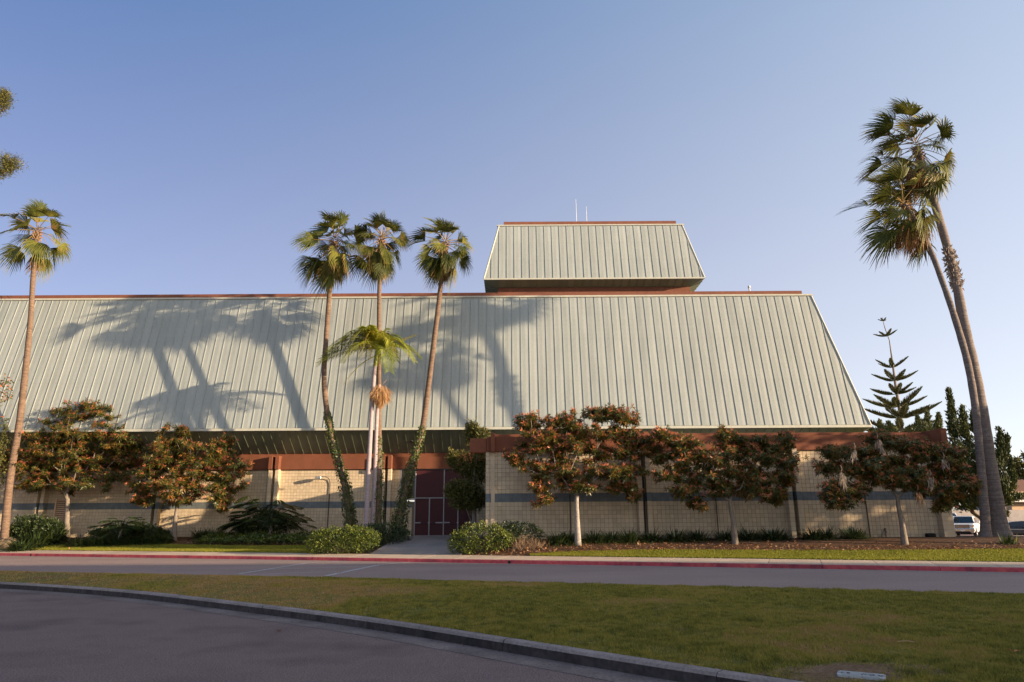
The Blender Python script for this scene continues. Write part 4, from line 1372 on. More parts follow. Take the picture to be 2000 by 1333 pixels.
# dead palm fronds caught in that tree
for (px, py, w, h, tn, lab) in ((1713, 875, 16, 36, 'd', 'bleached dead palm frond lodged highest in the right-hand bronze tree'), (1669, 890, 8, 26, 'd', 'small bleached dead frond left of the highest one in the right-hand bronze tree'), (1643, 940, 10, 38, 'd', 'long pale dead palm frond hanging on the left side of the right-hand bronze tree'), (1843, 907, 15, 22, 'd', 'forked pale dead frond on the right side of the right-hand bronze tree'), (1817, 945, 8, 30, 'd', 'thin grey dead frond hanging right of the middle of the right-hand bronze tree'), (1792, 975, 12, 34, 'b', 'dark brown dead palm frond hanging below the crown of the right-hand bronze tree')):
    c = atY(px, py - h * 0.5, Y5 - 1.9); m = mpp(c)
    mb = MB()
    k = 34
    ln_ = rng.normal(0.0, 0.12)
    q_ = rng.random(k) ** 1.5
    A0 = c + np.stack([ln_ * q_ * h * m + rng.normal(0, w * m * 0.16, k), rng.normal(0, .08, k), -q_ * h * m * 0.55], 1)
    D = np.stack([rng.normal(ln_, w / h * 0.62, k), rng.normal(0, 0.3, k), -np.ones(k)], 1)
    leaves(mb, A0, D, np.array([[0, 1.0, 0.1]]) + rng.normal(0, .6, (k, 3)), h * m * (0.25 + 0.5 * rng.random(k)), 0.026, 0, rng.random(k), 0.15, 0, 0.5)
    mb.tube([c + [0, 0, 0.25], c + [0.04, 0, .1], c], 0.015, 5, 0, 0.3)
    tag(mb.build('dead_frond', MT['deadfrond'] if tn == 'd' else MT['browndead'], org=c), lab, 'dead palm frond', 'dead palm fronds caught in a tree')

# ------------------------------------------------------------------ palms
GP = 'tall fan palms beside the hall'
P, R = trunk_from_px([(10, 1052), (22, 920), (36, 840), (48, 740), (60, 620), (66, 520), (73, 452)], 43.5, 43.5, [15, 13, 12.5, 11.5, 9.5, 8.5, 8.5])
P[0][2] -= 0.2
fan_palm('single tall fan palm at the far left edge beside the largest bronze tree', P, R, 18, 1.3, 1.2, MT['palmbark'], GP, wind=(-0.15, 0, -0.03), ndead=1, seed=3, lo=-55)
P, R = trunk_from_px([(692, 1032), (672, 940), (653, 872), (638, 800), (633, 740), (637, 660), (643, 580), (648, 500), (652, 472)], 40.5, 40.5, [16, 13, 11.5, 10.5, 9.8, 9.6, 9.4, 9, 9])
t, Pa, Ra = fan_palm('ivy-footed fan palm left of the yellow-green feather palm, its trunk bending left', P, R, 31, 1.3, 1.15, MT['palmbark'], GP, wind=(-0.22, 0, -0.05), ndead=8, seed=11, lo=-78, crown_len=0.8)
ivy_on('ivy climbing the trunk of the left of the three palms beside the doors', Pa, Ra, 0.6, 8.3, 1900)
P, R = trunk_from_px([(739, 1032), (740, 950), (740, 870), (740, 760), (740, 660), (741, 560), (745, 468)], 40.1, 40.1, [13, 11.5, 10.5, 9.3, 8.4, 7.8, 7.6])
t, Pb, Rb = fan_palm('straight fan palm standing right behind the yellow-green feather palm', P, R, 28, 1.15, 1.0, MT['palmbark'], GP, wind=(-0.12, 0, -0.05), ndead=7, seed=17, lo=-76, crown_len=0.8)
ivy_on('ivy on the trunk behind the twin mauve palm stems', Pb, Rb, 0.6, 6.8, 900, 0.10, 0.13)
P, R = trunk_from_px([(772, 1032), (800, 922), (822, 850), (836, 760), (846, 680), (856, 600), (864, 530), (869, 478)], 41.0, 41.0, [17, 13, 11.3, 10.6, 10.2, 9.6, 9, 8.6])
t, Pc, Rc = fan_palm('fan palm leaning right beside the maroon doors, dark trunk with ivy', P, R, 28, 1.15, 1.05, MT['palmbark'], GP, wind=(-0.25, 0, -0.02), ndead=6, seed=23, lo=-74, crown_len=0.8)
ivy_on('ivy covering the foot of the palm that leans right beside the maroon doors', Pc, Rc, 0.6, 7.6, 1900, 0.11, 0.2)
# the big pair at the right
P, R = trunk_from_px([(1956, 1062), (1951, 1030), (1943, 965), (1932, 895), (1917, 800), (1902, 720), (1884, 640), (1869, 560), (1835, 430), (1790, 288)], [35.0, 35.0, 35.0, 35.0, 35.05, 35.1, 35.15, 35.25, 35.7, 36.1], None, [48, 33, 25.5, 22.5, 21.5, 20, 18.5, 16, 14.5, 12.5])
P[0][2] -= .1
fan_palm('thickest grey-trunked fan palm at the right, leaning left with a wind-blown crown', P, R, 36, 1.6, 1.2, MT['greypalm'], GP, wind=(-0.50, 0.1, 0.06), ndead=16, seed=31, lo=-70, crown_len=1.5)
PB, RB = P, R
P, R = trunk_from_px([(1926, 1060), (1925, 1040), (1920, 960), (1914, 890), (1904, 790), (1890, 710), (1870, 638), (1844, 560), (1801, 455), (1767, 400)], [34.4, 34.4, 34.4, 34.4, 34.35, 34.3, 34.3, 34.3, 34.45, 34.6], None, [27, 19, 15.5, 14, 13.3, 12.8, 12, 10.5, 9.5, 9])
P[0][2] -= .1
fan_palm('thinner fan palm at the right, crossing behind the thickest trunk', P, R, 25, 1.35, 1.2, MT['greypalm'], GP, wind=(-0.46, 0.1, 0.0), ndead=16, seed=37, lo=-72, crown_len=0.9)
# shaggy boots left on the thick trunk
mb = MB()
Ps, Rs = spline(PB, RB, 200)
ok = [i for i in range(200) if atY(1855, 562, PB[0][1])[2] < Ps[i][2] < atY(1855, 478, PB[0][1])[2]]
for k in range(170):
    i = ok[rng.integers(len(ok))]; a = rng.random() * 6.28; o = np.array([math.cos(a), math.sin(a), 0])
    leaves(mb, [Ps[i] + o * Rs[i] * 0.95], [o * 0.6 + np.array([0, 0, rng.choice([0.8, -0.9])]) + rng.normal(0, .2, 3)], [np.cross(o, [0, 0, 1])], 0.16 + 0.22 * rng.random(), 0.10, 0, rng.random(), 0.2)
tagp = mb.build('old_leaf_base', MT['deadfrond'], bpy.data.objects['fan_palm.004'])
stuff(tagp)
# grass tuft at the foot of that palm
def tuft(mb, c, n, L, spread, w=0.016, mi=0, t0=0.0, t1=1.0, erect=1.0):
    a = rng.random(n) * 6.28; e = rng.uniform(0.35, 1.35, n) * erect
    d0 = np.stack([np.cos(a) * np.cos(e), np.sin(a) * np.cos(e), np.sin(e)], 1)
    Ls = L * (0.6 + 0.6 * rng.random(n))
    s = np.stack([-np.sin(a), np.cos(a), np.zeros(n)], 1)
    ts = np.array([0, 0.35, 0.7, 1.0]); ws = np.array([0.8, 1, 0.7, 0.05]) * w
    base = c + np.stack([np.cos(a), np.sin(a), np.zeros(n)], 1) * (rng.random(n) * spread)[:, None]
    base[:, 2] = ground_z(base[:, 0], base[:, 1]) - 0.01
    V = []
    for t, ww in zip(ts, ws):
        p = base + d0 * (Ls * t)[:, None]; p[:, 2] -= 0.62 * Ls * t * t * np.cos(e)
        V += [p + s * ww, p - s * ww]
    V = np.stack(V, 1)
    F = np.array([(0, 1, 3, 2), (2, 3, 5, 4), (4, 5, 7, 6)])[None] + (np.arange(n) * 8)[:, None, None]
    mb.add(V.reshape(-1, 3), F.reshape(-1, 4), mi, np.repeat(np.clip(t0 + (t1 - t0) * rng.random(n), 0, 1), 3))


c = hit(1968, 1062); mb = MB(); tuft(mb, c, 90, 0.55, 0.35, 0.02)
tag(mb.build('grass_tuft', MT['hedge'], org=c), 'ragged grass tuft at the foot of the thickest grey palm', 'grass tuft')

# feather palm with two mauve stems
kb = hit(720, 1034); kY = 39.6
kbz = float(ground_z(atY(720, 1030, kY)[0], kY))
king = thing('feather_palm', 'yellow-green feather palm with twin mauve stems and a straw-coloured flower brush', 'palm tree', (atY(720, 1030, kY)[0], kY, kbz))
P, R = trunk_from_px([(715, 1040), (718, 960), (722, 880), (727, 790), (733, 715), (735, 700)], kY, kY, [10.5, 9.4, 8.4, 7.8, 7.2, 6.8])
P, R = spline(P, R, 40); P[0][2] = kbz - .1; R *= 1 + 0.03 * np.sin(np.arange(40) * 1.9)
mb = MB(); mb.tube(P, R, 12); mb.build('stem', MT['kingbark'], king, smooth=True)
ktop = P[-1]
mb = MB(); mb.tube([P[-3], P[-1], P[-1] + [0.02, 0, .35], P[-1] + [0.03, 0, .7]], [0.115, 0.115, .10, .05], 10, 0, 0.55); mb.build('crownshaft', MT['king'], king, smooth=True)
P, R = trunk_from_px([(727, 1040), (731, 960), (734, 880), (737, 800), (741, 752)], kY + 0.35, kY + .35, [9.8, 8.8, 8, 7.2, 6.2])
P, R = spline(P, R, 30); P[0][2] = kbz - .1
mb = MB(); mb.tube(P, R, 12); mb.build('stem', MT['kingbark'], king, smooth=True)


def feather(mb, E0, az, el, Lr, droop, tint, nl=54, ll=0.72, twist=0.0, dead=False):
    d = np.array([math.cos(az) * math.cos(el), math.sin(az) * math.cos(el), math.sin(el)])
    ts = np.linspace(0, 1, 14)
    P = np.array([E0 + d * Lr * t + np.array([0, 0, -droop * Lr * t ** 2.2]) for t in ts])
    mb.tube(P, np.linspace(0.03, 0.006, 14), 4, 0, 0.7, cap=False)
    tt = np.linspace(0.1, 0.99, nl)
    pos = np.stack([np.interp(tt, ts, P[:, k]) for k in range(3)], 1)
    tg = nrm(np.gradient(pos, axis=0))
    s = nrm(np.cross(tg, [0, 0, 1.0])); u = np.cross(s, tg)
    for sg in (-1, 1):
        L = ll * np.sin(np.clip(tt * 1.05, 0.12, 1) * math.pi * 0.9) ** 0.6 * (0.9 + 0.2 * rng.random(nl)) + 0.08
        D = s * sg * 0.85 + tg * 0.55 + u * (0.25 + twist * sg) + rng.normal(0, 0.06, (nl, 3))
        D = nrm(D)
        m = pos + D * L[:, None] * 0.5; m[:, 2] -= 0.03 * L
        e = pos + D * L[:, None]; e[:, 2] -= 0.38 * L
        w = 0.026
        V = np.stack([pos + tg * .008, pos - tg * .008, m - tg * w, m + tg * w, e, e - tg * 0.004], 1)
        F = np.array([(0, 1, 2, 3), (3, 2, 5, 4)])[None] + (np.arange(nl) * 6)[:, None, None]
        mb.add(V.reshape(-1, 3), F.reshape(-1, 4), 0, np.repeat(np.clip(tint + rng.normal(0, .07, nl), 0, 1), 2))


for az, el, Lr, dr, tn in ((math.radians(172), 62, 2.7, 0.55, 0.72), (math.radians(215), 55, 2.7, 0.65, 0.68), (math.radians(150), 48, 2.6, 0.6, 0.4), (math.radians(188), 30, 2.9, 0.55, 0.30), (math.radians(175), 12, 2.9, 0.42, 0.22), (math.radians(235), 18, 2.3, 0.75, 0.62), (math.radians(115), 62, 2.4, 0.45, 0.6), (math.radians(40), 70, 2.3, 0.55, 0.62), (math.radians(10), 22, 2.4, 0.55, 0.30), (math.radians(335), 12, 2.3, 0.6, 0.5), (math.radians(350), 38, 2.4, 0.7, 0.5), (math.radians(300), 10, 1.9, 0.9, 0.35), (math.radians(238), 58, 2.4, 0.5, 0.55), (math.radians(70), 30, 2.3, 0.6, 0.25), (math.radians(165), 25, 3.2, 0.5, 0.2), (math.radians(195), 45, 2.9, 0.6, 0.5), (math.radians(178), -2, 2.8, 0.3, 0.15), (math.radians(205), 70, 2.6, 0.6, 0.8), (math.radians(20), 50, 2.5, 0.65, 0.35), (math.radians(172), 76, 3.0, 0.85, 0.85), (math.radians(148), 70, 2.8, 0.9, 0.75), (math.radians(22), 74, 2.6, 0.9, 0.72), (math.radians(215), 64, 2.8, 0.95, 0.85), (math.radians(325), 55, 2.4, 0.9, 0.65)):
    mb = MB(); feather(mb, ktop + [0.02, 0, 0.55], az, math.radians(el + 9), Lr * 1.25, dr * 1.2, tn); mb.build('frond', MT['king'], king)
mb = MB(); feather(mb, ktop + [0, 0, 0.15], math.radians(205), math.radians(-25), 2.0, 0.5, 0.97, 30, 0.2); mb.build('dead_frond', MT['king'], king)
# half-stripped frond pointing right
mb = MB(); feather(mb, ktop + [0.05, 0, 0.45], math.radians(-6), math.radians(24), 2.5, 0.05, 0.9, 24, 0.26); mb.build('stripped_frond', MT['king'], king)
mb = MB()
c0 = atY(744, 756, kY - 0.1); n = 900
d = rdir(n); d[:, 2] *= 0.9
q = c0 + np.array([0.0, 0, -0.35]) + d * np.array([0.5, 0.5, 0.62]) * (rng.random(n) ** 0.4)[:, None]
D = (q - c0) * np.array([1, 1, 1]) + np.array([0, 0, -0.55]) + rng.normal(0, .2, (n, 3))
leaves(mb, q, D, rdir(n), 0.5, 0.022, 0, rng.random(n), 0.1)
q2 = c0 + np.stack([rng.normal(0.02, 0.12, 260), rng.normal(0, 0.12, 260), -0.45 - 0.35 * rng.random(260)], 1)
leaves(mb, q2, np.stack([-(q2[:, 0] - c0[0]) * 1.2 - 0.03, np.zeros(260), -np.ones(260)], 1), rdir(260), 0.6, 0.02, 0, rng.random(260) * .7, 0.1)
stuff(mb.build('flower_brush', MT['straw'], king))

# ------------------------------------------------------------------ norfolk pine
NY = 74.0
bz = 0.0
nb = atY(1741, 1000, NY)
nf = thing('norfolk_pine', 'slender tiered conifer with bare leader rising behind the right roof corner', 'tree', (nb[0], NY, 0))
tp = [(1762, 850), (1757, 800), (1750, 760), (1744, 715), (1737, 665), (1728, 640), (1723, 620)]
P = [np.array([atY(1766, 880, NY)[0], NY, -0.1])] + [atY(a, b, NY) for a, b in tp]
R = np.array([0.26, 0.22, 0.19, 0.15, 0.11, 0.05, 0.045, 0.02])
mb = MB(); mb.tube(P, R, 9); mb.build('trunk', MT['bark'], nf, smooth=True)
for (cx, cy, ln, el, nb_) in ((1725, 627, 9, 25, 4), (1731, 657, 22, 22, 5), (1743, 718, 32, 25, 6), (1747, 744, 42, 20, 6), (1750, 770, 44, 22, 7), (1753, 795, 62, 16, 7), (1758, 816, 70, 14, 8), (1760, 840, 66, 8, 7)):
    c = atY(cx, cy, NY); m = mpp(c)
    a0 = rng.random() * 6
    for k in range(nb_):
        az = a0 + k * 2 * math.pi / nb_ + rng.normal(0, .15); L = ln * m * (0.85 + 0.3 * rng.random()); e = math.radians(el + rng.normal(0, 5))
        d = np.array([math.cos(az) * math.cos(e), math.sin(az) * math.cos(e), math.sin(e) * 0.6])
        ts = np.linspace(0, 1, 7)
        B = np.array([c + d * L * t + np.array([0, 0, 0.16 * L * t * t - 0.06 * L * math.sin(t * 3.1)]) for t in ts])
        mb = MB(); mb.tube(B, np.linspace(0.045, 0.015, 7), 4, 0, 0.2, cap=False)
        nl = int(20 + ln * 1.1); tt = np.linspace(0.15, 1, nl)
        pos = np.stack([np.interp(tt, ts, B[:, q]) for q in range(3)], 1)
        s = np.cross(d, [0, 0, 1.0]); s /= np.linalg.norm(s)
        for sg in (-1, 1):
            lw = (0.34 * L * np.sin(np.clip(tt, .1, .97) * math.pi) ** 0.7 + 0.10) * 0.55
            D = s * sg * 0.7 + d * 0.45 + np.array([0, 0, 0.75])
            for rr in range(2):
                leaves(mb, pos, D + rng.normal(0, .1, (nl, 3)), rdir(nl), lw * rng.uniform(.7, 1.15, nl), 0.085, 0, rng.random(nl), 0.3, 0, 0.5)
        mb.build('branch', MT['pine'], nf)

# ------------------------------------------------------------------ dark junipers behind the right-hand palms and the wing
def juniper(label, lobes, Y, n, bx, leaf=0.2, trunk=None, group='dark twisted junipers behind the wing'):
    P, D = lobe_points(lobes, Y, int(n * 1.7), 0.3)
    b = np.array([bx, Y, float(ground_z(bx, Y))])
    P = P[P[:, 2] > b[2] + 0.2]; m = len(P)
    t = thing('juniper', label, 'tree', tuple(b), group)
    mb = MB()
    c = b + [0, 0, 2.0]
    D = nrm(P - c) * 0.5 + np.array([-0.15, 0, 0.75]) + rng.normal(0, .35, (m, 3))
    nz = vnoise(P[:, 0] + P[:, 2] * .5, P[:, 2], 0.5, 9)
    for _ in range(3):
        leaves(mb, P + rng.normal(0, .06, (m, 3)), D + rng.normal(0, .4, (m, 3)), rdir(m), leaf * (0.7 + .7 * rng.random(m)), leaf * 0.45, 0, np.clip(nz * 0.7 + 0.3 * rng.random(m), 0, 1), 0.25)
    stuff(mb.build('foliage', MT['conifer'], t))
    mb = MB(); tg = P[rng.choice(m, 26, replace=False)]
    mb.tube([b - [0, 0, .1], b + [0.05, 0, 0.7], b + [0, 0, 1.4]], [0.2, 0.16, 0.14], 8)
    skeleton(b, b + [0, 0, 1.3], tg, 0.13, 0, 0.1, 3, mb, 0.012)
    mb.build('trunk', MT['bark'], t, smooth=True)
    return t


JY = 43.5
spires = lambda x, y, h, w, lean=-4: [(x + lean * k / 4 * 1.0, y - h * k / 4, max(2.5, w * (1 - 0.20 * k)), h / 6 + 2) for k in range(5)]
juniper('tall dark twisted juniper with a pointed top between the wing end and the big palms', [(1868, 900, 34, 40), (1880, 945, 45, 36), (1900, 900, 30, 50), (1850, 950, 24, 34), (1890, 985, 34, 14)] + spires(1865, 845, 72, 12, -10) + spires(1885, 850, 45, 10, -4) + spires(1838, 870, 34, 9, -4) + spires(1905, 840, 30, 9), JY, 2600, atY(1922, 1000, JY)[0])
juniper('dark juniper with upswept tips right of the big grey palm trunks', [(1945, 925, 22, 40), (1950, 960, 26, 26), (1965, 975, 20, 12), (1985, 972, 16, 5), (1950, 1005, 18, 7)] + spires(1952, 900, 52, 9, 2) + spires(1962, 895, 36, 8, 5) + spires(1975, 950, 42, 9, 2), JY - 1, 1500, atY(1945, 1000, JY - 1)[0])
juniper('low row-end juniper showing over the red wing parapet beside the tiered conifer', [(1805, 850, 24, 24), (1780, 850, 16, 12)] + spires(1795, 845, 26, 8, -2) + spires(1815, 842, 32, 8) + spires(1832, 838, 24, 8, 2), 60.0, 1300, atY(1806, 1000, 60)[0], 0.2)
juniper('small dark conifer peeping over the wing parapet under the roof corner', [(1720, 850, 22, 14), (1740, 848, 16, 12)] + spires(1722, 846, 20, 6) + spires(1742, 842, 14, 6, -6) + spires(1705, 848, 10, 5), 62.0, 900, atY(1724, 1000, 62)[0], 0.2)

# ------------------------------------------------------------------ yew-like tree at the doors
py_ = 39.2
shrub('yew_tree', 'dark fine-leaved tree crowding the right side of the maroon doors', [(912, 965, 36, 22), (890, 958, 24, 18), (935, 975, 22, 16), (915, 985, 34, 12), (925, 925, 26, 30, 1.2), (900, 905, 20, 22, 1.2), (936, 900, 14, 30, 1.2), (882, 898, 7, 18, .8), (925, 842, 9, 20, 1.2), (938, 850, 18, 14, 1.2), (914, 846, 5, 24, 1.2)], py_, 7500, MT['podo'], 0.17, 0.30, None, 'tree', 0.4, True, 1.4, 40, base=np.array([atY(930, 1030, py_)[0], py_, 0]), bark='bark')
mb = MB(); b = np.array([atY(929, 1030, py_)[0], py_, 0.72]); mb.tube([b, atY(926, 1000, py_), atY(922, 975, py_)], [0.11, 0.09, 0.07], 8); mb.build('trunk', MT['bark'], bpy.data.objects['yew_tree'])

# ------------------------------------------------------------------ shrubs and bed plants
shrub('clipped_bush', 'largest sunlit clipped bush left of the front path', [(668, 1057, 66, 24, 0, 0.9), (625, 1060, 26, 20, 0, 0.8), (705, 1055, 36, 24, 0, .9), (672, 1048, 60, 17, 0.2, .8)], 34.6, 5200, MT['hedge'], 0.075, 0.6, 'clipped bushes at the front path', bias=0.06)
shrub('clipped_bush', 'shaded clipped bush behind the largest one, on the left of the path', [(750, 1046, 46, 22, 0, 1.0), (775, 1052, 26, 16, 1.5, .8), (725, 1040, 30, 14, 0, .8)], 38.2, 2600, MT['dark'], 0.085, 0.6, 'clipped bushes at the front path', bias=0.08)  # darker leaf colour stands in for shade on this bush
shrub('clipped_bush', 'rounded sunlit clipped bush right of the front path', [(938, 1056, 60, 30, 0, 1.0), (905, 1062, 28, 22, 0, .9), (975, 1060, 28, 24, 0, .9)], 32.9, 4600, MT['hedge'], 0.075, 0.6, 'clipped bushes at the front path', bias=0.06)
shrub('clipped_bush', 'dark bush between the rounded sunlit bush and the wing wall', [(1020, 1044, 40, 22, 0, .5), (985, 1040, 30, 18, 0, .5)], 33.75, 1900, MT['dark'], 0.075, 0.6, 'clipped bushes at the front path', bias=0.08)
# dry twiggy bush
c = atY(1030, 1066, 32.6); n = 700
mb = MB(); gb = np.array([c[0], 32.6, float(ground_z(c[0], 32.6))])
pp = gb + rng.normal(0, 1, (n, 3)) * np.array([0.42, 0.25, 0.02]); pp[:, 2] = ground_z(pp[:, 0], pp[:, 1])
leaves(mb, pp, np.stack([rng.normal(0, .6, n), rng.normal(0, .5, n), rng.uniform(.5, 1, n)], 1), rdir(n), rng.uniform(0.15, 0.55, n), 0.014, 0, rng.random(n), 0.1)
tag(mb.build('dry_shrub', MT['twig'], org=gb), 'brown dry twiggy shrub at the foot of the rounded bush', 'shrub')

# groundcover on the left
mb = MB(); n = 5200
X = rng.uniform(-18.6, -9.0, n); 
t_ = rng.random(n)
Ya = np.interp(X, lb_l[:, 0], lb_l[:, 1]) + 0.05; Yb = np.minimum(Ya + 3.4, 44.8); Y = Ya + (Yb - Ya) * t_
hgt = 0.16 + 0.26 * vnoise(X, Y, 0.9, 4) + 0.25 * smooth(-14, -10.5, X) * t_
pos = np.stack([X, Y, ground_z(X, Y) + hgt * rng.random(n) ** 0.4], 1)
leaves(mb, pos, rdir(n) * [1, 1, .5] + [0, 0, 0.15], np.array([[0, 0, 1.0]]) + rng.normal(0, .4, (n, 3)), 0.15, 0.12, 0, rng.random(n) ** 1.3, 0.12)
stuff(mb.build('groundcover', MT['ivy']))


def strap_plant(label, px, py, Y, n, L, spread, mat, group, name='strap_leaf_plant', w=0.02, erect=0.85):
    c = atY(px, py, Y); c[2] = float(ground_z(c[0], Y))
    mb = MB(); tuft(mb, c, n, L, spread, w, erect=erect)
    return tag(mb.build(name, mat, org=c), label, 'plant', group)


G = 'dark strap-leaved clumps along the wing wall'
for px, lab, nn_, sp in ((1088, 'strap-leaved clump left of the pale tree trunk', 170, .34), (1110, 'strap-leaved clump just behind the pale tree trunk', 120, .3), (1160, 'narrow strap-leaved clump right of the pale tree trunk', 150, .34), (1195, 'low strap-leaved clump halfway from the pale trunk to the first wall groove', 130, .32), (1230, 'strap-leaved clump just left of the first wall groove', 150, .34), (1272, 'strap-leaved clump in front of the first wall groove', 170, .36), (1318, 'strap-leaved clump right of the first wall groove', 160, .36), (1362, 'strap-leaved clump left of the middle conduit', 160, .36), (1418, 'strap-leaved clump left of the middle tree trunk', 130, .3), (1460, 'strap-leaved clump right of the middle tree trunk', 150, .34), (1508, 'largest strap-leaved clump left of the second wall groove', 260, .5), (1590, 'strap-leaved clump right of the second wall groove', 190, .38), (1616, 'small strap-leaved clump beside the right-hand groove plant', 80, .22), (1668, 'rightmost strap-leaved clump beside the last conduit', 190, .38)):
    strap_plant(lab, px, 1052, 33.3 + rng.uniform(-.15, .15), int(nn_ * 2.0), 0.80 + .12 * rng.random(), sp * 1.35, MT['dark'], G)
strap_plant('thin sapling weed behind the middle tree trunk', 1455, 1045, 34.1, 16, 1.0, 0.08, MT['hedge'], None, 'weed', 0.012, 1.15)

# left bed plants
G2 = 'dark leafy plants in the left bed'
for px, lab, Y, nn_, L, sp, nm in ((70, 'dark spiky plant between the far left palm and the first tree trunk', 42.8, 420, 1.5, .55, 'spiky_plant'), (105, 'tall spiky plant in front of the wall louvre', 43.6, 420, 1.75, .5, 'spiky_plant'), (45, 'low spiky plant behind the sandstone boulder', 41.2, 300, 1.1, .55, 'spiky_plant')):
    strap_plant(lab, px, 1050, Y, nn_, L, sp, MT['dark'], G2, nm, 0.03)  # shade under the trees is included in the dark leaf colour
for px, lab in ((262, 'broad strap-leaved clump between the two split-leaf shrubs'), (312, 'strap-leaved clump just left of the second left tree trunk'), (288, 'strap-leaved clump under the drooping split-leaf shrub'), (236, 'strap-leaved clump left of the two split-leaf shrubs'), (158, 'strap-leaved clump right of the first left tree trunk'), (185, 'strap-leaved clump second from the first left tree trunk'), (212, 'strap-leaved clump under the umbrella-leaved shrub'), (395, 'small strap-leaved clump right of the second left tree trunk'), (415, 'strap-leaved clump at the wall before the groundcover')):
    strap_plant(lab, px, 1052, 42.5 if px < 330 else 44.6, 330, 1.0, 0.6, MT['dark'], 'dark strap-leaved clumps in the left bed')


def big_leaf(mb, c, D, L, Wd, tint, lobed=True):
    """split-leaf blade: lobes along a midrib"""
    D = nrm(np.asarray(D, float)); s = nrm(np.cross(D, [0, 0, 1.0])); u = np.cross(s, D)
    k = 7
    for q in range(k):
        t = (q + 0.6) / k
        p = c + D * L * t - np.array([0, 0, 0.35 * L * t * t])
        for sg in (-1, 1):
            ln = Wd * math.sin(math.pi * (0.2 + 0.75 * t)) 
            dd = s * sg * 0.9 + D * 0.55 + np.array([0, 0, -0.25])
            leaves(mb, [p], [dd], [u], ln * 1.1, L * 0.20, 0, tint, 0.1, 0.14)
    leaves(mb, [c], [D + np.array([0, 0, -.3])], [u], L * 1.05, L * 0.14, 0, tint, 0.1, 0.1)


def split_leaf_shrub(label, px, py, Y, specs, spread=1.0):
    c = atY(px, py, Y); b = np.array([c[0], Y, float(ground_z(c[0], Y))])
    t = thing('split_leaf_shrub', label, 'shrub', tuple(b), 'split-leaf shrubs in the left bed')
    mb = MB(); mb.tube([b, b + [0.1, 0, 0.5], b + [0.15, 0, 0.9]], [0.09, 0.08, 0.06], 7); mb.build('stem', MT['bark'], t)
    specs = [(x_ + rng.normal(0, 7), y_ + rng.normal(0, 5), l_ * rng.uniform(.8, 1.15)) for _ in range(3) for (x_, y_, l_) in specs]
    for (lx, ly, ll) in specs:
        e = atY(lx, ly, Y + rng.uniform(-.6, .5)); a = b + [0.1 * rng.normal(), 0, 0.6 + 0.3 * rng.random()]
        m_ = (a + e) / 2 + [0, 0, 0.25]
        mb = MB(); mb.tube([a, m_, e], [0.02, 0.016, 0.012], 5, 0, 0.4, cap=False)
        dr = e - a; dr[2] = 0.05; 
        big_leaf(mb, e, nrm(dr) + rng.normal(0, .15, 3), ll, ll * 0.55, 0.2 + 0.7 * rng.random())
        mb.build('leaf', MT['dark'], t)
    return t


split_leaf_shrub('spreading split-leaf shrub against the wall below the blue stripe', 525, 1035, 43.8, [(480, 985, .85), (505, 980, .8), (530, 990, .8), (545, 985, .9), (470, 1000, .8), (465, 1015, .9), (490, 1005, .9), (520, 1010, .8), (545, 1008, .9), (560, 1000, .8), (570, 1020, .9), (560, 1025, .7), (480, 1025, .8), (505, 1028, .7), (535, 1030, .7), (500, 995, .8), (555, 990, .7), (450 + 35, 1018, .8), (515, 1000, .9), (575, 1012, .8), (590, 1018, .6)])
split_leaf_shrub('umbrella-leaved shrub in front of the sunlit wall near the left trees', 232, 1040, 42.6, [(205, 1020, .6), (222, 1018, .6), (240, 1014, .75), (250, 1018, .7), (235, 1030, .7), (215, 1034, .7), (258, 1035, .7), (200, 1036, .6), (245, 1042, .7), (276, 1012, .45)])
split_leaf_shrub('drooping split-leaf shrub behind the second left tree trunk', 300, 1045, 43.2, [(285, 1036, .8), (300, 1032, .8), (315, 1040, .8), (290, 1044, .8), (310, 1046, .7), (275, 1046, .7), (325, 1050, .6)])

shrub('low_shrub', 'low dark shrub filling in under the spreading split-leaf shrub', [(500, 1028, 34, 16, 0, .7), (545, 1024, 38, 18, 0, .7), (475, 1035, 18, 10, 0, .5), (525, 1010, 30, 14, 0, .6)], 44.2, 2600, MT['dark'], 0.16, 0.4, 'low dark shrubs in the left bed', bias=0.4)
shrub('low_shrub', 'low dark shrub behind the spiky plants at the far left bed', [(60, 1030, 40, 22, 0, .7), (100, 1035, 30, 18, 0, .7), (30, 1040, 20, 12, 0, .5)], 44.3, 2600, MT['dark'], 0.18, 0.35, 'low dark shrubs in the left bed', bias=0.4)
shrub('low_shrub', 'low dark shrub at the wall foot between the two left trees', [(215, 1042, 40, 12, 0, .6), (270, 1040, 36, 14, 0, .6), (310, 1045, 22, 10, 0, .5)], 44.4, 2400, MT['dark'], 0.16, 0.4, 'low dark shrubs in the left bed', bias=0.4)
# yellowish shrub and dark mass at the far left
shrub('column_shrub', 'narrow yellow-green shrub rising beside the far left palm trunk', [(10, 840, 6, 26), (6, 880, 14, 28), (4, 920, 22, 26), (-20, 900, 30, 50)], 43.5, 1500, MT['podo'], 0.13, 0.4, None, 'shrub', 0.3, True, 1.2, 12)
